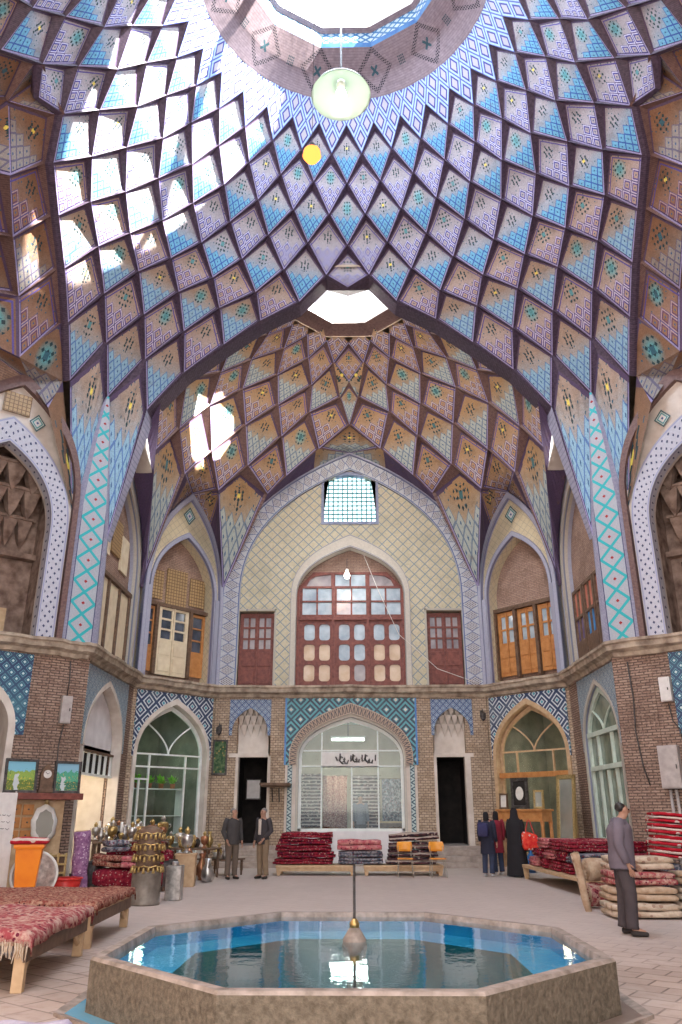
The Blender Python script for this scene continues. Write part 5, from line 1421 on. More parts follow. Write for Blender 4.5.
# red shopping bag
bg = thing('shopping_bag', (4.72, 22.25, .66), 0, 'red shopping bag hanging beside the woman in the black chador', 'bag')
s = rnd_slab(.40, .22, .42, 9, wob=.03, e=.6); s.build('bag_body', fabric('red_printed_plastic', (.65, .03, .03), (.75, .10, .06), (.70, .55, .50), 9), bg, smooth=True)
mb = MB(); mb.tube([(-.12, 0, .40), (-.03, 0, .72), (.0, 0, .74), (.03, 0, .72), (.12, 0, .40)], .012, 6); mb.build('handle', cloth('red_strap', (.55, .05, .05)), bg)
# man seen through the shop glass
person((.30, 28.0, .35), radians(10), 'man in a grey jacket standing inside the shop behind the glass', cloth('blue_grey_jacket', (.12, .13, .16)), cloth('dark_trousers', (.03, .03, .035)), scale=1.05)
# ================================================================ right side of the courtyard
t_ = platform((5.55, 19.7, 0), 2.0, 4.9, .34, 'long low wooden platform carrying the piled red carpets by the green door', rz=.05)
labs = 0
RC = ['wine', 'red', 'wine', 'navy', 'pink', 'red', 'wine', 'rose', 'wine', 'red', 'wine', 'pink']
where = ['at the courtyard edge', 'in the middle', 'against the wall']
nth = ['first', 'second', 'third', 'fourth', 'fifth']
colw = {'wine': 'wine-red', 'red': 'bright red', 'navy': 'grey-blue', 'pink': 'pink-red', 'rose': 'rose and cream', 'cream': 'cream', 'tan': 'tan'}
k = 0
for lay in range(3):
    for row in range(5 - lay):
        for col in range(2):
            yy = 17.75 + .45 * lay + row * .94; xx = 5.08 + col * .92 - .05 * (yy - 19.7)
            c_ = RC[(k * 5 + lay) % len(RC)]
            z_ = .35 + lay * .225
            rug('folded_carpet', (xx, yy, z_), .84, .84, .20, RUG[c_], '%s folded carpet, %s layer, %s from the near end, %s' % (colw[c_], ('bottom', 'second', 'top')[lay], nth[row], ('courtyard side', 'wall side')[col]), group='folded carpets on the long platform', seed=40 + k, wob=.012, rz=random.uniform(-.08, .08) + pi / 2 * (k % 2), folds=3); k += 1
# cream folded carpets beside the man
k = 0
for lay in range(4):
    for col in range(2 if lay < 3 else 1):
        c_ = ['cream', 'cream', 'tan', 'cream', 'rose', 'tan', 'cream'][k % 7]
        rug('folded_carpet', (4.78 + col * 1.16 + .05 * lay, 14.3 + .12 * lay, .02 + lay * .225), 1.10 - .03 * lay, .75, .20, RUG[c_], '%s folded carpet beside the man, %s, %s' % (colw[c_], ('lying on the paving', 'in the second layer', 'in the third layer', 'topmost')[lay], ('courtyard end', 'wall end')[col]), group='cream folded carpets beside the man', seed=70 + k, wob=.013, folds=2); k += 1
def rolled(name, loc, L, r, mat, label, rz, group=None, rx=0, ry=0, n=18):
    t = thing(name, loc, rz, label, 'rug', group); t.rotation_euler = (rx, ry, rz)
    mb = MB(); pts = [(x * L - L / 2, .01 * sin(x * 9), .012 * sin(x * 7)) for x in [i / 10 for i in range(11)]]
    mb.tube(pts, [r * (1 + .05 * sin(i * 1.7)) for i in range(11)], n, caps=True); mb.build('roll', mat, t, smooth=True)
    for sx in (-1, 1):
        s = MB(); sp = [(sx * (L / 2 + .004), (r * .92 * (1 - k / 40)) * cos(k * .55), (r * .92 * (1 - k / 40)) * sin(k * .55)) for k in range(38)]
        s.tube(sp, .010, 5); s.build('spiral_edge', RUG['tan'], t)
    return t
rolled('rolled_carpet', (4.95, 15.6, .62), 1.3, .19, RUG['tan'], 'tan rolled carpet tied and laid behind the man at elbow height', .1)
rolled('rolled_carpet', (4.95, 15.55, .22), 1.3, .19, RUG['rose'], 'rose rolled carpet under the tan rolled one behind the man', .05)
rolled('rolled_carpet', (4.06, 14.98, .47), .92, .06, RUG['tan'], 'slim tan carpet roll leaning upright behind the man', .3, ry=radians(81))
rolled('rolled_carpet', (4.1, 15.22, .46), .90, .055, RUG['cream'], 'slim cream carpet roll leaning next to the tan one', .2, ry=radians(79))
for k in range(4):
    rug('striped_blanket', (6.2 + .02 * k, 15.95 + .03 * k, .79 + k * .20), .95, .85, .17, RUG['redwhite'], ('lowest red and white striped blanket heaped above the cream carpets', 'second red and white striped blanket in the heap by the brick pier', 'third red and white striped blanket in the heap by the brick pier', 'topmost red and white striped blanket in the heap by the brick pier')[k], 'blanket', group='red and white striped blankets', seed=90 + k, wob=.014, ry=.10, folds=3)
bx_ = thing('cloth_bale', (6.25, 15.95, .0), 0, 'dark wrapped bale standing under the red and white striped blankets', 'bale')
s = rnd_slab(.9, .8, .70, 5, wob=.02, e=.3); s.build('wrapped_body', RUG['navy'], bx_, smooth=True)
for x in (-.2, .2):
    mb = MB(); mb.tube([(x, -.40, .02), (x, -.40, .70), (x, .0, .73), (x, .40, .70)], .012, 5); mb.build('strap', RUG['tan'], bx_)
# console table, table mirror, framed pictures in the arched shop opening
def legbox(t, w, d, h, s, m, inset=.04):
    for sx in (-1, 1):
        for sy in (-1, 1):
            mb = MB(); x, y = sx * (w / 2 - inset - s / 2), sy * (d / 2 - inset - s / 2)
            mb.tube([(x, y, 0), (x, y, h * .3), (x, y, h * .33), (x, y, h * .9), (x, y, h)], [s * .4, s * .5, s * .7, s * .55, s * .7], 10); mb.build('leg', m, t)
ct_ = thing('console_table', (5.10, 24.6, 0), -atan2(2.5, 2.15), 'orange-brown wooden console table with turned legs under the table mirror', 'table')
mb = MB(); mb.box(-.85, .85, -.28, .28, 1.62, 1.68); mb.build('top', WOOD['orange'], ct_, bevel=.01)
mb = MB(); mb.box(-.80, .80, -.24, .24, 1.34, 1.62); mb.build('apron', WOOD['orange'], ct_, bevel=.008)
legbox(ct_, 1.7, .56, 1.34, .09, WOOD['orange'])
def framed(name, loc, rz, w, h, fw, fm, im, label, cat, rx=0, inner='mirror_glass', oval=None):
    t = thing(name, loc, rz, label, cat); t.rotation_euler = (rx, 0, rz)
    mb = MB()
    for (a, b, c, d) in ((-w / 2, w / 2, 0, fw), (-w / 2, w / 2, h - fw, h), (-w / 2, -w / 2 + fw, 0, h), (w / 2 - fw, w / 2, 0, h)): mb.box(a, b, -.03, .03, c, d)
    mb.build('frame', fm, t, bevel=.012)
    mb = MB(); mb.box(-w / 2 + fw * .8, w / 2 - fw * .8, .0, .02, fw * .8, h - fw * .8); mb.build(inner, im, t)
    if oval:
        mb = MB(); n = 24; c = Vector((oval[0], -.012, oval[1]))
        mb.face([c + Vector((oval[2] * cos(2 * pi * k / n), 0, oval[3] * sin(2 * pi * k / n))) for k in range(n)]); o = mb.build('oval_panel', oval[4], t, merge=False)
        md = o.modifiers.new('s', 'SOLIDIFY'); md.thickness = .01
    return t
M['mirror'] = noisy('silvered_mirror', (.46, .48, .44), (.60, .62, .56), 2, .25, .6, bstr=.02)
M['gilt'] = noisy('gilded_carved_frame', (.34, .24, .09), (.55, .42, .20), 24, .5, .4, bstr=.9)
M['brass'] = noisy('aged_brass', (.30, .20, .07), (.62, .46, .20), 12, .32, .85)
M['silver'] = noisy('tarnished_silver', (.30, .29, .28), (.66, .64, .62), 10, .3, .85)
M['copper'] = noisy('aged_copper', (.24, .10, .06), (.46, .22, .12), 10, .4, .8)
M['iron'] = noisy('dark_iron', (.04, .038, .036), (.13, .12, .12), 10, .5, .6)
M['porc'] = noisy('white_porcelain', (.62, .60, .56), (.78, .76, .72), 6, .25)
ang = -atan2(2.5, 2.15)
framed('table_mirror', (5.0, 24.62, 1.695), ang, .62, .85, .09, M['iron'], M['dark'], 'dark framed table mirror with a pale oval on the console table', 'mirror', rx=-.05, oval=(0, .42, .14, .19, M['porc']))
framed('picture_frame', (5.45, 24.17, 1.695), ang, .34, .5, .05, M['gilt'], M['mirror'], 'small gilt frame beside the table mirror on the console table', 'picture frame', rx=-.08)
framed('picture_frame', (4.60, 25.10, 1.695), ang, .30, .42, .04, WOOD['brown'], M['peachpic'] if 'peachpic' in M else M['porc'], 'small brown frame at the far end of the console table', 'picture frame', rx=-.08)
framed('standing_mirror', (6.05, 23.95, .02), ang - .25, .78, 2.6, .11, M['gilt'], M['mirror'], 'tall gilt framed mirror leaning beside the console table', 'mirror', rx=-.10)
# bottles and jars under and around the table
def bottle(name, loc, h, r, mat, label, cat='bottle', group=None):
    t = thing(name, loc, 0, label, cat, group)
    mb = MB(); mb.lathe([(0, 0), (r, 0), (r, h * .6), (r * .4, h * .75), (r * .35, h * .95), (0, h * .95)], n=14); mb.build('bottle_body', mat, t, smooth=True)
    mb = MB(); mb.lathe([(0, h * .94), (r * .42, h * .94), (r * .42, h), (0, h)], n=12); mb.build('cap', M['porc'], t, smooth=True); return t
M['blueplastic'] = noisy('blue_plastic', (.02, .10, .30), (.05, .18, .42), 5, .3)
for k, (dx, m_, w_) in enumerate(((0, 'blueplastic', 'dark blue'), (.30, 'porc', 'white'), (.58, 'blueplastic', 'blue'), (.86, 'porc', 'pale'))):
    bottle('storage_jar', (4.75 + dx * .65, 24.72 - dx * .76, 0), (.62, .55, .70, .45)[k], (.10, .09, .11, .12)[k], M[m_], '%s jar under the console table, %s from the corridor side' % (w_, nth[k]), 'jar', 'jars under the console table')
# wall fittings of the right pier
def utility(name, F_, u, z0, z1, w, d, m, label, cat, mark=False):
    t = thing(name, F_.P(u, z0, .012), F_.ang, label, cat)
    mb = MB(); mb.box(-w / 2, w / 2, -d, 0, 0, z1 - z0); mb.build('housing', m, t, bevel=.012)
    mb = MB(); mb.box(-w / 2 + .03, w / 2 - .03, -d - .012, -d, .03, z1 - z0 - .03); mb.build('lid', m, t, bevel=.005)
    mb = MB(); mb.box(w / 2 - .07, w / 2 - .05, -d - .03, -d - .01, (z1 - z0) * .45, (z1 - z0) * .55); mb.build('latch', M['iron'], t)
    return t
M['greybox'] = noisy('grey_painted_steel', (.36, .32, .31), (.50, .46, .44), 6, .5)
M['whitebox'] = noisy('white_plastic_housing', (.62, .60, .58), (.74, .72, .70), 6, .5)
utility('meter_box', FAR, .42, 4.05, 4.62, .26, .14, M['whitebox'], 'narrow white meter box high on the brick face beside the teal tiles', 'meter box')
utility('electrical_cabinet', FAR, .28, 2.1, 3.05, .46, .2, M['greybox'], 'large grey electrical cabinet on the brick face, two pipes below it', 'electrical box')
utility('meter_box', FPL, .36, 3.62, 4.28, .26, .12, M['greybox'], 'grey meter box on the brick pier above the antique stall', 'meter box')
def pipe(name, pts, r, m, label, cat='pipe', group=None):
    mb = MB(); mb.tube(pts, r, 8, m); o = mb.build(name, m, smooth=True); return tag(o, label, cat, group)
for k, u in enumerate((.18, .32)):
    pipe('conduit_pipe', [FAR.P(u, 2.08, .08), FAR.P(u + .01, 1.2, .07), FAR.P(u + .02, .02, .07)], .035, M['greybox'], ('grey conduit pipe below the electrical cabinet, nearer the corner', 'grey conduit pipe below the electrical cabinet, farther from the corner')[k])
pipe('drain_pipe', [FAR.P(.85, 3.2, .07), FAR.P(.86, 1.6, .07), FAR.P(.9, .02, .07)], .04, M['greybox'], 'slim grey pipe running down the brick to the striped blankets')
pipe('cable', [FPR.P(.30, 5.1, .05), FPR.P(.33, 4.2, .04), FPR.P(.28, 3.4, .04), FPR.P(.36, 2.6, .05), FPR.P(.46, 2.2, .05)], .018, M['iron'], 'dark cable hanging down the brick corner pier from the ledge', 'cable')
pipe('cable', [FAR.P(.42, 4.0, .05), FAR.P(.46, 3.6, .05), FAR.P(.60, 3.4, .05), FAR.P(.62, 3.1, .05)], .014, M['iron'], 'short black cable dropping from the white meter box', 'cable')
pipe('cable', [FPL.P(.34, 5.15, .05), FPL.P(.38, 4.7, .04), FPL.P(.36, 4.28, .05)], .016, M['iron'], 'dark cable running down the brick pier into its meter box', 'cable')
pipe('cable', [FPL.P(.36, 3.6, .05), FPL.P(.30, 3.1, .05), FPL.P(.33, 2.5, .05), FPL.P(.25, 2.0, .05)], .014, M['iron'], 'dark cable below the meter box on the stall pier', 'cable')
pipe('cable', [FB.P(5.1, 10.4, -.2), FB.P(5.6, 9.0, .02), FB.P(6.3, 7.4, .04), FB.P(7.6, 6.2, .05), FB.P(9.0, 5.66, .2)], .012, M['porc'], 'thin pale cable slung across the tiled wall below the great window arch', 'cable')
def wall_lamp(F_, u, z, label):
    t = thing('wall_lamp', F_.P(u, z, .012), F_.ang, label, 'lamp')
    mb = MB(); mb.box(-.05, .05, -.03, 0, -.1, .1); mb.build('bracket_plate', M['iron'], t)
    mb = MB(); mb.tube([(0, -.02, .05), (0, -.2, .12), (0, -.26, .04)], .014, 6); mb.build('arm', M['iron'], t)
    mb = MB(); mb.lathe([(.02, .04), (.10, -.02), (.085, -.20), (.03, -.26), (0, -.27)], (0, -.26, 0), 8); mb.build('lantern_body', M['iron'], t)
    return t
wall_lamp(FB, 9.02, 4.7, 'small iron wall lantern on the pier by the wooden-framed shop arch'); wall_lamp(FB, .2, 4.25, 'small iron wall lantern above the green framed picture')
M['picgreen'] = fabric('dark_green_painting', (.04, .09, .05), (.14, .20, .10), (.35, .26, .10), 9)
framed('framed_picture', FB.P(.24, 2.75, .05), 0, .48, 1.1, .05, M['iron'], M['picgreen'], 'tall dark green framed picture hung on the brick pier', 'picture')
sh_ = thing('wall_shelf', FB.P(2.14, 2.36, .012), 0, 'brown wooden shelf board on the pier between doorway and shop', 'shelf')
mb = MB(); mb.box(-.48, .50, -.62, 0, .04, .12); mb.box(-.44, .46, -.55, -.05, .0, .04); mb.build('board', WOOD['brown'], sh_, bevel=.01)
mb = MB(); 
for x in (-.1, .12): mb.tube([(x, -.02, -.45), (x, -.3, -.04)], .018, 6)
mb.build('bracket', M['iron'], sh_)
for k in range(3):
    mb = MB(); n = 10; x = (-.10, .0, .13)[k] * 1.5
# things just inside the doorway
framed('notice_board', FB.P(1.25, 2.0, -1.2), 0, .5, .65, .03, M['iron'], M['whitebox'], 'small dark notice with white panel inside the doorway behind the two men', 'notice')

# ================================================================ lamps
def plight(name, loc, power, color, r=.1):
    d = bpy.data.lights.new(name, 'POINT'); d.energy = power; d.color = color; d.shadow_soft_size = r
    o = bpy.data.objects.new(name, d); COL.objects.link(o); o.location = loc; return o
M['bulb_w'] = emit('white_bulb', (.95, 1.0, .92), 7); M['bulb_o'] = emit('orange_bulb', (1.0, .30, .06), 1.9); M['tube'] = emit('fluorescent_tube', (.88, 1.0, .95), 16)
def shade_mat():
    t = NT('milky_green_glass_shade'); b = t.new('ShaderNodeBsdfPrincipled'); b.inputs['Base Color'].default_value = (.44, .50, .42, 1); b.inputs['Roughness'].default_value = .15
    tr = t.new('ShaderNodeBsdfTranslucent'); tr.inputs[0].default_value = (.34, .40, .32, 1); mx = t.new('ShaderNodeMixShader'); mx.inputs[0].default_value = .55
    t.t.links.new(b.outputs[0], mx.inputs[1]); t.t.links.new(tr.outputs[0], mx.inputs[2]); t.t.links.new(mx.outputs[0], t.out.inputs[0]); return t.m
M['shade'] = shade_mat()
pl_ = thing('pendant_lamp', (-.09, 12.7, 16.45), 0, 'large pendant lamp with a milky green glass dish hanging below the roof opening', 'lamp')
mb = MB(); mb.lathe([(.10, .34), (.20, .30), (.44, .16), (.60, .02), (.66, -.10), (.65, -.10), (.58, .0), (.42, .13), (.19, .27), (.10, .30)], n=40); mb.build('lamp_shade', M['shade'], pl_, smooth=True)
mb = MB(); mb.tube([(0, 0, .3), (0, 0, 6.2)], .022, 8); mb.build('cord', M['iron'], pl_)
mb = MB(); mb.lathe([(0, .36), (.09, .34), (.10, .2), (.06, .1), (0, .1)], n=16); mb.build('socket', M['porc'], pl_, smooth=True)
mb = MB(); mb.lathe([(0, -.22), (.08, -.19), (.125, -.08), (.10, .03), (.05, .12), (0, .12)], n=20); mb.build('bulb', M['bulb_w'], pl_, smooth=True)
plight('pendant_light', (-.09, 12.7, 15.9), 50, (.95, 1.0, .9), .2)
ob = thing('hanging_bulb', (-.60, 11.0, 12.93), 0, 'small glowing orange bulb hanging on a thin wire under the dome', 'lamp')
mb = MB(); mb.lathe([(0, -.2), (.10, -.15), (.17, -.04), (.15, .08), (.06, .17), (0, .17)], n=20); mb.build('bulb', M['bulb_o'], ob, smooth=True)
mb = MB(); mb.lathe([(0, .26), (.05, .25), (.06, .16), (0, .16)], n=12); mb.build('socket', M['iron'], ob)
mb = MB(); mb.tube([(0, 0, .25), (0, 0, 9.4)], .006, 5); mb.build('cord', M['iron'], ob)
plight('orange_light', (-.60, 10.9, 12.7), 120, (1.0, .35, .1), .2)
rb = MB(); rb.box(-3.0, 3.0, 12.62, 12.78, 22.6, 22.75); rb.box(-3.0, -2.85, 12.62, 12.78, 22.0, 22.6); rb.box(2.85, 3.0, 12.62, 12.78, 22.0, 22.6); struct(rb.build('trim_40', WOOD['brown']))
wb_ = thing('hanging_bulb', (-.11, 26.45, 9.42), 0, 'bright white bulb hanging before the great arched window', 'lamp')
mb = MB(); mb.lathe([(0, -.14), (.07, -.12), (.11, -.02), (.06, .1), (0, .1)], n=16); mb.build('bulb', M['bulb_w'], wb_, smooth=True)
mb = MB(); mb.lathe([(0, .24), (.06, .22), (.07, .08), (0, .08)], n=12); mb.build('socket', M['porc'], wb_)
mb = MB(); mb.tube([(0, 0, .22), (0, .1, .62), (0, .45, .75)], .012, 5); mb.build('cord', M['iron'], wb_)
plight('window_bulb_light', (-.11, 26.1, 9.3), 35, (1, .98, .95), .12)
ft = thing('fluorescent_lamp', (-.11, 28.9, 4.02), 0, 'fluorescent tube lamp glowing under the ceiling of the glazed shop', 'lamp')
mb = MB(); mb.box(-.62, .62, -.05, .05, .05, .12); mb.build('housing', M['whitebox'], ft)
mb = MB(); mb.tube([(-.58, 0, 0), (.58, 0, 0)], .035, 10); mb.build('tube', M['tube'], ft)
mb = MB(); mb.tube([(0, 0, .12), (0, 0, .62)], .02, 6); mb.build('hanger', M['iron'], ft)
al = area_light('shop_tube_light', (-.11, 28.9, 3.92), (-.11, 28.9, 0), 1.2, .1, 38, (.82, 1.0, .90))
plight('left_shop_light', FDL.P(1.9, 3.2, -1.4), 12, (.75, 1.0, .75), .2); plight('right_shop_light', FDR.P(1.5, 2.9, -1.3), 26, (1.0, .80, .55), .2)
plight('stall_fill', FSL.P(2.2, 2.2, -1.1), 70, (1.0, .85, .62), .15)  # added fill without a lamp of its own, brightens the sunlit opening

# ================================================================ fountain jet pipe in the pool
fo = thing('fountain_pipe', (.11, 8.95, .30), 0, 'thin upright fountain pipe rising from a rough stone knob in the pool', 'fountain')
mb = MB(); mb.lathe([(0, -.12), (.10, -.1), (.13, .02), (.115, .10), (.07, .17), (.04, .21), (0, .21)], n=18); mb.build('stone_knob', M['rimtop'], fo, smooth=True)
mb = MB(); mb.lathe([(.02, .18), (.05, .2), (.05, .24), (.02, .28)], n=12); mb.build('collar', M['brass'], fo, smooth=True)
mb = MB(); mb.tube([(0, 0, .15), (0, 0, .78)], .014, 8); mb.build('pipe', M['iron'], fo)
pb = MB(); pb.tube([(.11, 8.95, -.9), (.11, 8.95, .2)], .08, 10); pb.build('pipe_base', M['rimtop'], pool)
# ================================================================ contents of the shops
# carpets hanging and standing inside the centre shop
for k, (u, z0, z1, w, c_) in enumerate(((3.12, .4, 2.85, .85, 'stripe'), (4.02, .4, 2.8, .85, 'shag'), (5.12, .4, 2.8, .95, 'stripe'), (6.08, .4, 2.7, .8, 'navy'))):
    mb = MB(); n = 12
    for i in range(n):
        def q(i, z): return (u - 4.6 + (i / n - .5) * w, 28.95 + .2 * (k % 2) + .03 * sin(i * 1.9), z)
        mb.face([q(i, z0), q(i + 1, z0), q(i + 1, z1), q(i, z1)], [(i / n, 0), ((i + 1) / n, 0), ((i + 1) / n, 2), (i / n, 2)])
    o = mb.build('hanging_carpet', RUG[c_], smooth=True); md = o.modifiers.new('s', 'SOLIDIFY'); md.thickness = .02
    tag(o, ('black striped carpet hanging inside the shop behind the first pane', 'brown-red carpet hanging inside the shop behind the second pane', 'dark striped carpet hanging inside the shop behind the third pane', 'grey-blue carpet hanging inside the shop behind the fourth pane')[k], 'rug', 'carpets hanging inside the shop')
    mb = MB(); mb.tube([(u - 4.6 - w / 2 - .05, 28.95 + .2 * (k % 2), z1), (u - 4.6 + w / 2 + .05, 28.95 + .2 * (k % 2), z1)], .02, 6); mb.build('hanging_rod', WOOD['brown'], o)
dk_ = thing('shop_counter', (1.25, 28.35, 0), 0, 'dark wooden counter inside the glazed carpet shop', 'counter')
mb = MB(); mb.box(-.3, .55, -.25, .25, 0, 1.25); mb.build('body', WOOD['brown'], dk_, bevel=.01)
mb = MB(); mb.box(-.35, .6, -.3, .3, 1.25, 1.31); mb.build('top', WOOD['tan'], dk_, bevel=.01)
# calligraphy band on the shop glass
random.seed(12)
cg = MB(); FF = FB
FF.box(cg, 3.62, 5.5, 2.99, 3.48, -.215, -.20, WOOD['white']); sg_ = struct(cg.build('trim_41'))
sgm = thing('shop_sign', FB.P(4.56, 3.0, -.19), 0, 'white glass sign band with black flowing calligraphy above the shop panes', 'sign')
mb = MB(); mb.box(-.92, .92, 0, .012, .02, .46); mb.build('sign_board', M['whitebox'], sgm)
x = .86
for k in range(15):
    w = random.uniform(.08, .16); typ = k % 5; z = .16 + random.uniform(-.02, .05); pts = []
    if typ == 0: pts = [(x, z + .2), (x - .01, z)]
    elif typ == 1: pts = [(x, z + .08), (x - w * .3, z - .03), (x - w * .8, z - .02), (x - w, z + .08)]
    elif typ == 2: pts = [(x, z + .02), (x - w * .25, z + .1), (x - w * .5, z + .03), (x - w * .2, z - .01), (x - w, z - .05)]
    elif typ == 3: pts = [(x, z + .14), (x - w * .5, z + .18), (x - w, z + .06), (x - w * .4, z - .02), (x + w * .1, z - .05)]
    else: pts = [(x, z + .22), (x - w * .1, z + .02), (x - w * .6, z), (x - w, z + .12)]
    mb = MB(); mb.tube([(px, -.004, pz) for px, pz in pts], [.012 + .024 * (1 - abs(i / (len(pts) - 1) - .5)) for i in range(len(pts))], 6); mb.build('letter', M['iron'], sgm)
    x -= w * .78
# plants and shelf in the shop behind the diagonal arch
M['leaf'] = noisy('bright_green_leaf', (.10, .42, .04), (.34, .70, .10), 12, .5)
M['pot'] = noisy('terracotta_pot', (.34, .14, .07), (.46, .22, .12), 8, .8)
def shelf_unit(F_, u0, u1, zs_, o, label):
    t = thing('display_shelf', F_.P((u0 + u1) / 2, 0, o), F_.ang, label, 'shelf'); w = (u1 - u0) / 2
    for z in zs_: mb = MB(); mb.box(-w, w, -.18, .18, z - .03, z); mb.build('shelf_board', WOOD['white'], t)
    for sx in (-1, 1): mb = MB(); mb.box(sx * w - .02, sx * w + .02, -.18, .18, 0, max(zs_) + .02); mb.build('upright', WOOD['white'], t)
    return t
shelf_unit(FDL, .7, 2.6, (.7, 1.5, 2.3), -.75, 'white shelf of antiques behind the glass of the arched shop')
for k in range(4):
    u = .95 + k * .45; t = thing('potted_plant', FDL.P(u, 2.302, -.75), k, ('bright green potted plant on the shop shelf, nearest the stall', 'second bright green potted plant on the shop shelf', 'third bright green potted plant on the shop shelf', 'bright green potted plant on the shop shelf, by the brick pier')[k], 'plant', 'green plants in the arched shop')
    mb = MB(); mb.lathe([(0, 0), (.07, 0), (.09, .15), (.075, .15), (0, .13)], n=12); mb.build('pot', M['pot'], t, smooth=True)
    mb = MB(); R = random.Random(k)
    for q in range(34):
        a = R.uniform(0, 6.28); L = R.uniform(.16, .34); el = R.uniform(.1, 1.3); d = Vector((cos(a) * cos(el), sin(a) * cos(el), sin(el))); s_ = d.cross(Vector((0, 0, 1))).normalized() * .065; b = Vector((0, 0, .14))
        mb.face([b, b + d * L * .5 + s_, b + d * L, b + d * L * .5 - s_])
    mb.build('leaves', M['leaf'], t, merge=False)

# ================================================================ metalware
def ware(kind, mat, mat2):
    """samovar, vase, jug, lamp, bowl: each with its own parts"""
    t = thing(kind, (0, 0, 0)); 
    def L(n, prof, m=mat, c=(0, 0, 0)): mb = MB(); mb.lathe(prof, c, 18); return mb.build(n, m, t, smooth=True)
    if kind == 'samovar':
        L('base', [(0, 0), (.10, 0), (.10, .03), (.06, .05), (.04, .10), (.05, .12)]); L('body', [(.05, .12), (.12, .17), (.15, .28), (.155, .38), (.13, .42), (.08, .44), (0, .44)])
        L('chimney', [(.05, .44), (.06, .50), (.075, .52), (.05, .56), (.02, .60), (0, .61)], mat2)
        for sx in (-1, 1): mb = MB(); mb.tube([(sx * .14, 0, .36), (sx * .20, 0, .38), (sx * .215, 0, .32), (sx * .17, 0, .27)], .012, 6); mb.build('handle', mat2, t, smooth=True)
        mb = MB(); mb.tube([(0, -.14, .19), (0, -.22, .18), (0, -.23, .14)], .013, 6); mb.build('tap', mat2, t, smooth=True)
    elif kind == 'vase':
        L('body', [(0, 0), (.06, 0), (.05, .03), (.10, .12), (.11, .20), (.05, .30), (.035, .36), (.07, .42), (.062, .42), (.03, .37), (0, .36)])
        for sx in (-1, 1): mb = MB(); mb.tube([(sx * .10, 0, .2), (sx * .13, 0, .29), (sx * .04, 0, .34)], .008, 6); mb.build('handle', mat2, t, smooth=True)
    elif kind == 'teapot':
        L('body', [(0, 0), (.08, 0), (.11, .08), (.10, .18), (.05, .28), (.06, .36), (.05, .36), (0, .30)])
        mb = MB(); mb.tube([(.05, 0, .33), (.14, 0, .30), (.15, 0, .18), (.10, 0, .10)], .012, 6); mb.build('handle', mat2, t, smooth=True)
        mb = MB(); mb.tube([(-.05, 0, .2), (-.12, 0, .28), (-.16, 0, .36)], [.025, .018, .012], 8); mb.build('spout', mat, t, smooth=True)
    elif kind == 'oil_lamp':
        L('font', [(0, 0), (.07, 0), (.05, .03), (.03, .10), (.08, .15), (.08, .20), (.04, .24)]); L('glass_chimney', [(.035, .24), (.06, .30), (.045, .38), (.035, .52), (.03, .52), (.04, .38), (.055, .30), (.03, .24)], M['porc'])
    elif kind == 'pot':
        L('body', [(0, 0), (.12, .0), (.17, .08), (.17, .18), (.14, .22), (.15, .24), (.14, .24), (.12, .21), (0, .20)]); L('lid', [(.135, .235), (.10, .27), (.03, .29), (.03, .32), (0, .33)], mat2)
        for sx in (-1, 1): mb = MB(); mb.tube([(sx * .16, -.05, .16), (sx * .21, 0, .17), (sx * .16, .05, .16)], .010, 6); mb.build('handle', mat2, t, smooth=True)
    elif kind == 'tray':
        mb = MB(); mb.lathe([(0, 0), (.20, 0), (.24, .03), (.25, .03), (.21, -.01), (0, -.012)], n=28); o = mb.build('dish', mat, t, smooth=True); o.rotation_euler = (radians(78), 0, 0); o.location = (0, 0, .25)
        L('foot_stand', [(0, 0), (.06, 0), (.02, .05), (0, .05)], mat2)
    elif kind == 'balance_scale':
        L('base', [(0, 0), (.10, 0), (.08, .03), (.02, .05), (.015, .40), (0, .41)]); mb = MB(); mb.tube([(-.18, 0, .40), (.18, 0, .40)], .008, 6); mb.build('beam', mat2, t)
        for sx in (-1, 1): L('pan', [(0, .16), (.07, .18), (.075, .20), (.065, .19), (0, .175)], mat2, (sx * .17, 0, 0))
    return t
MW = {'brass': (M['brass'], M['silver']), 'silver': (M['silver'], M['brass']), 'copper': (M['copper'], M['brass']), 'iron': (M['iron'], M['copper'])}
proto = {}
used = set()
def put(kind, metal, loc, rz, s, label, group):
    key = (kind, metal)
    if key not in proto: proto[key] = ware(kind, *MW[metal]); o = proto[key]
    else: o = copy_tree(proto[key])
    o.location = loc; o.rotation_euler = (0, 0, rz); o.scale = (s, s, s)
    tag(o, label, kind.replace('_', ' '), group); return o
def table(name, loc, rz, w, d, h, m, label, cloth_=None):
    t = thing(name, loc, rz, label, 'table')
    mb = MB(); mb.box(-w / 2, w / 2, -d / 2, d / 2, h - .04, h); mb.build('top', m, t, bevel=.006); legbox(t, w, d, h - .04, .06, m); return t
ordn = ['first', 'second', 'third', 'fourth', 'fifth', 'sixth', 'seventh', 'eighth']
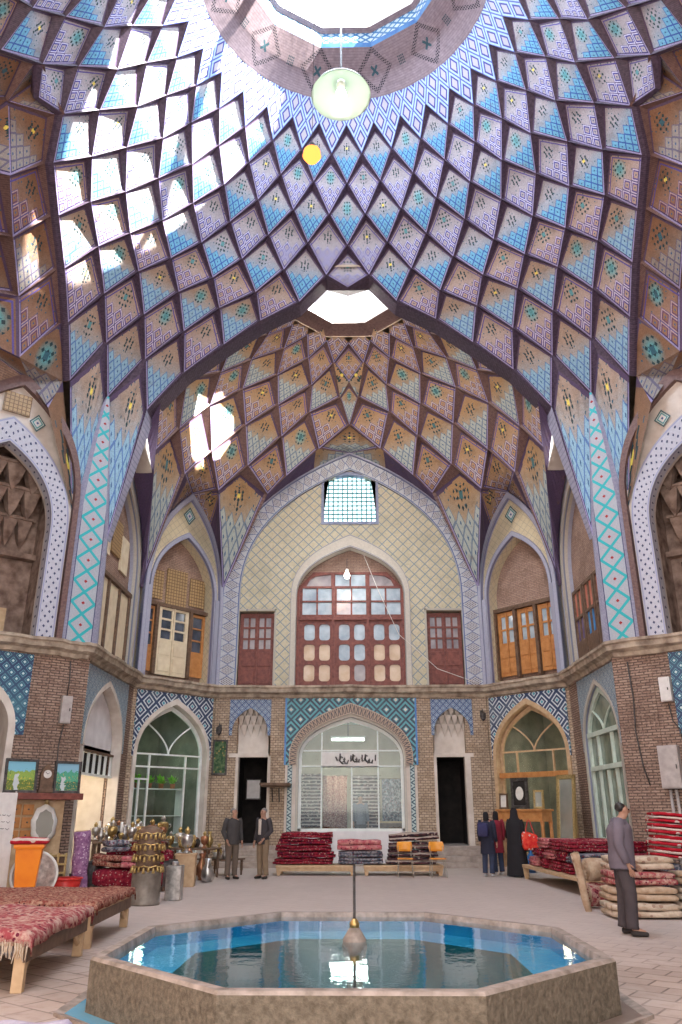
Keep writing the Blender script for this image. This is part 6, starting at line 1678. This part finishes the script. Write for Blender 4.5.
# three rows of display: table by the niche, table before the shop, crates on the paving
table('display_table', (-5.62, 21.35, 0), .15, 2.0, .85, .95, WOOD['brown'], 'tall dark display table crowded with metalware by the white niche')
table('display_table', (-4.22, 22.3, 0), -.25, 1.4, .85, .72, WOOD['brown'], 'middle dark display table of metalware before the arched shop')
table('display_table', (-3.55, 23.2, 0), -.5, 1.05, .8, .42, WOOD['brown'], 'lowest dark display table of metalware by the two men')
seqs = (('samovar', 'vase', 'samovar', 'oil_lamp', 'samovar', 'teapot', 'samovar', 'vase'), ('samovar', 'teapot', 'vase', 'samovar', 'pot', 'vase'), ('samovar', 'pot', 'teapot', 'vase', 'samovar'))
mets = ('silver', 'brass', 'copper', 'silver', 'brass', 'silver', 'iron', 'brass')
for ti, (cx, cy, w, rz, h, nm) in enumerate(((-5.62, 21.35, 1.92, .15, .95, 'tall display table'), (-4.22, 22.3, 1.3, -.25, .72, 'middle display table'), (-3.55, 23.2, .95, -.5, .42, 'lowest display table'))):
    for row in (0, 1):
        sq_ = seqs[ti]; n = (7, 4, 3)[ti] - row
        for k in range(n):
            x = (k + .5) / n * w - w / 2; y = (-.24, .20)[row]
            kind = sq_[(k + row * 3) % len(sq_)]; me_ = mets[(k * 3 + row * 2 + ti) % 8]
            p_ = Matrix.Rotation(rz, 3, 'Z') @ Vector((x, y, 0)) + Vector((cx, cy, h))
            put(kind, me_, p_, k * .7, (.80 + .1 * ((k * 7) % 3) / 2) * (1.05 if row else .85), '%s %s on the %s, %s row, %s from the stall shelf' % (me_ if me_ != 'iron' else 'dark iron', kind.replace('_', ' '), nm, ('front', 'back')[row], ordn[k]), 'metalware on the ' + nm)
# metalware standing on the paving
gl = [(-4.4, 20.3), (-3.9, 20.45), (-3.5, 20.9), (-4.65, 20.85), (-4.1, 21.0), (-3.75, 21.45), (-4.25, 21.5)]
for k, (x, y) in enumerate(gl):
    kind = ('pot', 'samovar', 'teapot', 'pot', 'samovar', 'vase', 'pot', 'teapot', 'samovar', 'pot')[k]; me_ = mets[(k * 5 + 1) % 8]
    put(kind, me_, (x, y, .012), k, 1.15 + .15 * (k % 3), '%s %s standing on the paving, %s from the wooden box' % (me_ if me_ != 'iron' else 'dark iron', kind.replace('_', ' '), (ordn + ['ninth', 'tenth'])[k]), 'metalware on the paving')

table('display_table', (-5.15, 19.75, 0), .05, 1.7, .5, .95, WOOD['brown'], 'narrow dark display table of metalware right behind the old sofa')
for k in range(7):
    kind = ('vase', 'samovar', 'oil_lamp', 'samovar', 'balance_scale', 'samovar', 'teapot')[k]; me_ = ('silver', 'brass', 'brass', 'silver', 'iron', 'copper', 'silver')[k]
    put(kind, me_, (-5.86 + k * .235, 19.72 + .08 * (k % 2), .952), k * .9, .72 + .05 * (k % 3), '%s %s on the narrow table behind the sofa, %s from the violet roll' % (me_ if me_ != 'iron' else 'dark iron', kind.replace('_', ' '), ordn[k]), 'metalware behind the sofa')
# ================================================================ stall by the corner pier
st_ = thing('stall_cabinet', (-7.12, 18.72, 0), .62, 'tan wooden stall cabinet with a dark overhanging top by the brick pier', 'cabinet')
mb = MB(); mb.box(-.62, .62, -.10, .10, .05, 1.86); mb.build('body', WOOD['tan'], st_, bevel=.01)
mb = MB(); mb.box(-.80, .95, -.36, .14, 1.86, 2.0); mb.build('top', WOOD['red'], st_, bevel=.01)
for r in range(3):
    for c_ in range(2):
        mb = MB(); mb.box(-.56 + c_ * .27, -.33 + c_ * .27, -.14, -.10, 1.0 + r * .27, 1.22 + r * .27); d_ = mb.build('drawer', WOOD['orange'], st_, bevel=.008)
        mb = MB(); mb.lathe([(0, 0), (.025, .01), (.02, .03), (0, .035)], n=8, mtx=Matrix.Rotation(radians(90), 3, 'X').to_4x4() if False else None, c=(-.445 + c_ * .27, -.16, 1.1 + r * .27)); mb.build('knob', M['iron'], d_)
def landscape(name, sky, hill, flower, sc):
    t = NT(name); x, y, z = t.obj(); n = t.noise(t._obn, sc, 4); n2 = t.noise(t._obn, sc * 4, 2)
    h = z - .36 + (n - .5) * .35
    c = t.mix(h.gt(.10), hill, sky); c = t.mix(h.lt(-.10), c, tuple(k * .5 for k in hill))
    c = t.mix(n2.gt(.60) * h.lt(.05), c, flower); c = t.mix(n2.lt(.36) * h.lt(.12), c, (.05, .16, .05))
    c = t.mix((x + n * .2).ab().lt(.05) * h.lt(.0), c, (.55, .60, .62))
    return t.bsdf(c, .35)
M['paint1'] = landscape('painted_valley', (.20, .48, .62), (.26, .40, .08), (.72, .50, .08), 7.0)
M['paint2'] = landscape('painted_garden', (.24, .46, .60), (.08, .38, .24), (.62, .40, .10), 9.0)
def onst(x, y, z): return Matrix.Rotation(.62, 3, 'Z') @ Vector((x, y, 0)) + Vector((-7.12, 18.72, z))
framed('painted_tray', onst(-.42, -.1, 2.01), .62, .70, .72, .05, M['iron'], M['paint1'], 'bright blue and green landscape painting on the stall top, beside the clock', 'picture', rx=-.12, inner='painting')
framed('painted_tray', onst(.62, -.1, 2.01), .62, .60, .70, .05, M['iron'], M['paint2'], 'bright green garden painting at the outer end of the stall top', 'picture', rx=-.12, inner='painting')
ck = thing('mantel_clock', onst(.13, -.12, 2.01), .62, 'dark wooden mantel clock between the two bright paintings', 'clock')
mb = MB(); mb.box(-.16, .16, -.08, .08, 0, .08); mb.build('base', WOOD['brown'], ck, bevel=.01)
mb = MB(); P_ = [(-.14, .08), (.14, .08), (.14, .42), (.07, .56), (0, .62), (-.07, .56), (-.14, .42)]
for yy in (-.06, .06): mb.face([(x, yy, z) for x, z in (P_ if yy < 0 else P_[::-1])])
for k in range(7): a, b = P_[k], P_[(k + 1) % 7]; mb.face([(a[0], -.06, a[1]), (b[0], -.06, b[1]), (b[0], .06, b[1]), (a[0], .06, a[1])])
mb.build('case', WOOD['brown'], ck)
mb = MB(); mb.face([(.09 * cos(k * pi / 10), -.065, .40 + .09 * sin(k * pi / 10)) for k in range(20)]); d_ = mb.build('dial', M['porc'], ck, merge=False)
for a_, l_ in ((.6, .05), (2.4, .07)): mb = MB(); mb.tube([(0, -.07, .40), (l_ * cos(a_), -.07, .40 + l_ * sin(a_))], .005, 4); mb.build('hand', M['iron'], d_)
om = thing('oval_mirror', onst(.18, -.24, .92), .62, 'oval mirror in a carved white frame hung on the stall cabinet', 'mirror'); om.rotation_euler = (-.06, 0, .62)
mb = MB(); n = 28
for k in range(n):
    def q(k, a, b, y): t = 2 * pi * k / n; w_ = 1 + .05 * sin(t * 9); return (a * w_ * cos(t), y, .42 + b * w_ * sin(t))
    mb.face([q(k, .28, .42, -.02), q(k + 1, .28, .42, -.02), q(k + 1, .19, .30, -.05), q(k, .19, .30, -.05)]); mb.face([q(k, .28, .42, -.02), q(k + 1, .28, .42, -.02), q(k + 1, .28, .42, .03), q(k, .28, .42, .03)])
mb.build('frame', M['porc'], om, smooth=True)
mb = MB(); mb.face([(.2 * cos(2 * pi * k / n), -.025, .42 + .31 * sin(2 * pi * k / n)) for k in range(n)]); mb.build('mirror_glass', M['mirror'], om, merge=False)
mb = MB(); mb.lathe([(0, 0), (.06, .02), (.03, .07), (.05, .11), (0, .16)], (0, -.03, .84), 10); mb.build('crest', M['gilt'], om, smooth=True)
cr = thing('lattice_crate', (-6.55, 18.15, 0), .5, 'gold-painted lattice crate standing under the oval mirror', 'crate')
for k in range(6):
    mb = MB(); mb.box(-.42 + k * .16, -.38 + k * .16, -.24, -.20, .0, .78); mb.build('upright_slat', M['gilt'], cr)
for k in range(5):
    mb = MB(); mb.box(-.42, .42, -.25, -.19, .03 + k * .17, .07 + k * .17); mb.build('cross_slat', M['gilt'], cr)
mb = MB(); mb.box(-.42, .42, -.18, .2, .0, .72); mb.build('box_body', WOOD['brown'], cr)
# orange tub with towel
ot = thing('orange_stand', (-5.95, 15.7, 0), .3, 'tall tapering orange plastic stand with a towel over it beside the carpet bench', 'stand')
M['orangep'] = noisy('orange_plastic', (.80, .20, .005), (.90, .27, .01), 3, .4)
mb = MB(); mb.lathe([(0, 0), (.20, 0), (.22, .04), (.33, .98), (.36, 1.0), (.36, 1.03), (0, 1.03)], n=4, mtx=Matrix.Rotation(pi / 4, 4, 'Z')); mb.build('body', M['orangep'], ot, bevel=.02)
mb = MB(); mb.lathe([(.365, .97), (.375, 1.0), (.375, 1.04), (.36, 1.045)], n=4, mtx=Matrix.Rotation(pi / 4, 4, 'Z')); mb.build('rim', M['orangep'], ot)
rug('folded_towel', (-5.95, 15.68, 1.045), .66, .58, .10, RUG['redwhite'], 'red and white towel folded on top of the orange stand', 'towel', seed=120, folds=1, wob=.012, rz=.3)
wb = thing('white_board', (-6.60, 15.75, 0), .55, 'tall white notice board standing at the very edge of the stall', 'board'); wb.rotation_euler = (-.03, 0, .9)
mb = MB(); mb.box(-.3, .3, -.015, .015, .12, 1.95); mb.build('panel', M['whitebox'], wb, bevel=.005)
for sx in (-1, 1): mb = MB(); mb.tube([(sx * .28, .02, 0), (sx * .28, .02, 1.98)], .018, 6); mb.build('leg', M['greybox'], wb)
for r in range(3):
    for k in range(4): mb = MB(); x0 = .2 - k * .1; mb.tube([(x0, -.018, 1.55 - r * .12), (x0 - .03, -.018, 1.52 - r * .12 + .02 * (k % 2)), (x0 - .07, -.018, 1.55 - r * .12)], .005, 4); mb.build('writing', M['iron'], wb)
bs = thing('plastic_basin', (-5.9, 17.7, .0), 0, 'red plastic basin standing behind the carpet bench', 'basin')
M['redp'] = noisy('red_plastic', (.55, .02, .02), (.68, .05, .04), 3, .35)
mb = MB(); mb.lathe([(0, .02), (.26, .02), (.33, .30), (.30, .30), (.24, .05), (0, .04)], n=28); mb.build('bowl', M['redp'], bs, smooth=True)
mb = MB(); mb.lathe([(.325, .29), (.36, .31), (.35, .33), (.30, .31)], n=28); mb.build('rim', M['redp'], bs, smooth=True)
dsc = thing('round_tray', (-6.15, 16.6, .02), .35, 'large round pale metal tray leaning behind the orange stand', 'tray')
mb = MB(); mb.lathe([(0, 0), (.36, 0), (.42, .03), (.43, .03), (.37, -.015), (0, -.015)], n=32); o = mb.build('dish', M['silver'], dsc, smooth=True); o.rotation_euler = (radians(75), 0, 0); o.location = (0, 0, .43)
mb = MB(); mb.lathe([(.40, .03), (.435, .045), (.45, .03), (.43, .02)], n=32); o = mb.build('rim', M['porc'], dsc, smooth=True); o.rotation_euler = (radians(75), 0, 0); o.location = (0, 0, .43)
t = rolled('rolled_carpet', (-5.80, 18.25, .61), 1.2, .17, RUG['violet'], 'violet patterned roll of cloth standing upright beside the old sofa', .2, ry=radians(87))
# old sofa heaped with fabrics
so = thing('old_sofa', (-4.80, 18.85, 0), -.05, 'old dark sofa heaped with red fabrics among the metalware', 'sofa')
s = rnd_slab(1.55, .75, .36, 2, wob=.01, e=.3); s.v = [tuple(Vector(v) + Vector((0, 0, .08))) for v in s.v]; s.build('seat', RUG['wine'], so, smooth=True)
s = rnd_slab(1.5, .22, .40, 3, wob=.01, e=.35); s.v = [tuple(Vector(v) + Vector((0, .40, .42))) for v in s.v]; s.build('backrest', RUG['wine'], so, smooth=True)
for sx in (-1, 1):
    s = rnd_slab(.18, .72, .55, 4, wob=.006, e=.35); s.v = [tuple(Vector(v) + Vector((sx * .84, 0, .06))) for v in s.v]; s.build('armrest', M['iron'], so, smooth=True)
    for sy in (-1, 1): mb = MB(); mb.tube([(sx * .8, sy * .3, 0), (sx * .8, sy * .3, .1)], .03, 8); mb.build('leg', WOOD['brown'], so)
fc = [(-.52, -.05, .46, .62, .5, 'shag', 'brown-red bundled fabric on the sofa seat, beside the violet roll'), (.06, -.14, .46, .52, .5, 'pink', 'pink folded fabric in the middle of the sofa seat'), (.5, -.08, .46, .50, .6, 'red', 'bright red bundled fabric at the sofa seat end by the bell strings'),
      (-.42, .0, .76, .50, .45, 'navy', 'dark patterned bundled fabric lying on top of the brown-red one'), (.30, .02, .74, .62, .5, 'red', 'large bright red fabric bundle topping the heap on the sofa')]
for k, (x, y, z, w, d, c_, lb) in enumerate(fc):
    rug('fabric_bundle', (-4.80 + x, 18.80 + y, z + .02), w, d, .23, RUG[c_], lb, 'fabric', seed=130 + k, folds=2, wob=.03, rz=.2 * k, ry=.04 * (-1) ** k)
# tin drum with strings of bells
dr = thing('tin_drum', (-3.78, 15.95, 0), 0, 'grey tin drum hung round with strings of brass bells', 'drum')
mb = MB(); mb.lathe([(0, 0), (.27, 0), (.28, .02), (.27, .04), (.27, .54), (.28, .56), (.26, .58), (.2, .58)], n=28); mb.build('drum_body', noisy('dull_zinc', (.16, .14, .12), (.28, .25, .22), 6, .6, .5), dr, smooth=True)
mb = MB(); mb.lathe([(.2, .58), (.22, .62), (.22, 1.28), (.12, 1.34), (0, 1.36)], n=24); mb.build('display_column', WOOD['brown'], dr, smooth=True)
for tier in range(4):
    R_ = .27 + .012 * (tier % 2); zt = 1.24 - tier * .19
    mb = MB(); n = 40; mb.tube([(R_ * cos(2 * pi * k / n), R_ * sin(2 * pi * k / n), zt - .025 * abs(sin(k * pi / 5))) for k in range(n + 1)], .012, 5, caps=False); g = mb.build('bell_string', M['brass'], dr)
    for k in range(20):
        a = 2 * pi * k / 20; mb = MB(); mb.lathe([(0, -.11), (.030, -.105), (.024, -.05), (.012, -.015), (0, -.01)], ((R_ + .01) * cos(a), (R_ + .01) * sin(a), zt - .02 * (k % 2)), 8); mb.build('bell', M['brass'], g, smooth=True)
cn = thing('tin_canister', (-3.42, 16.75, 0), 0, 'pale tin canister standing just behind the drum with bells', 'canister')
mb = MB(); mb.box(-.15, .15, -.15, .15, 0, .62); mb.build('body', M['silver'], cn, bevel=.02)
mb = MB(); mb.lathe([(0, .62), (.07, .62), (.07, .68), (.06, .69), (0, .69)], n=14); mb.build('lid', M['silver'], cn)
wx = thing('wooden_box', (-3.82, 19.75, 0), .08, 'plain tan wooden box standing on the paving before the metalware', 'box')
mb = MB(); mb.box(-.23, .23, -.2, .2, 0, .66); mb.build('body', WOOD['tan'], wx, bevel=.01)
mb = MB(); mb.box(-.25, .25, -.22, .22, .66, .70); mb.build('lid', WOOD['tan'], wx, bevel=.006)
put('samovar', 'silver', (-3.82, 19.72, .702), .3, .95, 'silver samovar standing on the plain tan wooden box', 'metalware on the wooden box')

# ================================================================ benches spread with carpets
def bench(loc, w, d, h, rz, label):
    t = thing('wooden_bench', loc, rz, label, 'bench')
    mb = MB(); mb.box(-w / 2, w / 2, -d / 2, d / 2, h - .10, h - .02); mb.build('top', WOOD['tan'], t, bevel=.006)
    for sx in (-1, 1):
        for sy in (-1, 1):
            mb = MB(); x, y = sx * (w / 2 - .07), sy * (d / 2 - .07); mb.box(x - .055, x + .055, y - .04, y + .04, 0, h - .1); mb.build('leg', WOOD['tan'], t, bevel=.006)
            mb = MB(); mb.tube([(x, y - sy * .03, .14), (x, y - sy * .42, h - .11)], .032, 6); mb.build('brace', WOOD['tan'], t)
    mb = MB(); mb.box(w / 2 - .03, w / 2, -d / 2, d / 2, h - .24, h - .10); mb.build('side_rail', WOOD['brown'], t)
    return t
def spread(loc, w, d, rz, mat, over, label, seed, fr=True):
    """carpet lying over a bench, its edges drooping"""
    mb = MB(); nx, ny = 28, 28; R = random.Random(seed); ph = [R.uniform(0, 6) for _ in range(4)]
    def q(i, j):
        x = (i / nx - .5) * (w + 2 * over); y = (j / ny - .5) * (d + 2 * over * .8); z = .035 + .018 * sin(x * 6 + ph[0]) * cos(y * 5 + ph[1]) + .01 * sin(x * 17 + ph[2]) * sin(y * 15)
        ex = max(0, abs(x) - w / 2 - .01); ey = max(0, abs(y) - d / 2 - .01)
        if ex > 0: z -= ex * .95; x = (1 if x > 0 else -1) * (w / 2 + .02 + .12 * ex + .012 * sin(y * 14 + ph[3]))
        if ey > 0: z -= ey * .95; y = (1 if y > 0 else -1) * (d / 2 + .02 + .12 * ey + .012 * sin(x * 14 + ph[3]))
        return Vector((x, y, z))
    for i in range(nx):
        for j in range(ny): mb.face([q(i, j), q(i + 1, j), q(i + 1, j + 1), q(i, j + 1)], [(i / nx, j / ny)] * 4)
    o = mb.build('spread_carpet', mat, smooth=True); md = o.modifiers.new('s', 'SOLIDIFY'); md.thickness = .02; md.offset = 1
    o.location = loc; o.rotation_euler = (0, 0, rz); tag(o, label, 'rug')
    if fr:
        fb = MB()
        for k in range(90):
            x = (k / 89 - .5) * (w + .02); b = q(int((x / (w + 2 * over) + .5) * nx), 0); fb.tube([(x, b.y - .012, b.z + .02), (x + R.uniform(-.02, .02), b.y - .03, b.z - .07), (x + R.uniform(-.03, .03), b.y - .015, b.z - R.uniform(.12, .18))], [.010, .008, .004], 4)
        fb.build('fringe', RUG['cream'], o)
    return o
bench((-4.15, 9.42, 0), 2.15, 2.15, .50, .05, 'wide wooden bench in front, its carpet ending in a long cream fringe')
spread((-4.15, 9.42, .485), 2.15, 2.15, .05, RUG['rose'], .13, 'rose and cream carpet with long cream fringe spread over the front bench', 5)
bench((-4.28, 11.95, 0), 2.10, 2.1, .50, .04, 'second wooden bench beyond the fringed one, spread with a shaggy carpet')
spread((-4.28, 11.95, .485), 2.10, 2.1, .04, RUG['shag'], .10, 'shaggy brown and red carpet spread over the second bench', 9, False)
sb = thing('low_stool', (-2.3, 5.02, 0), .1, 'low wooden stool mostly hidden under a lilac grey cloth, near the pool', 'stool')
mb = MB(); mb.box(-.75, .75, -.3, .3, .34, .39); mb.build('seat', WOOD['tan'], sb, bevel=.01)
legbox(sb, 1.5, .6, .34, .06, WOOD['tan'])
spread((-2.3, 5.02, .385), 1.5, .6, .1, RUG['lilac'], .10, 'lilac grey cloth draped over a low stool on the paving before the pool', 15, False)
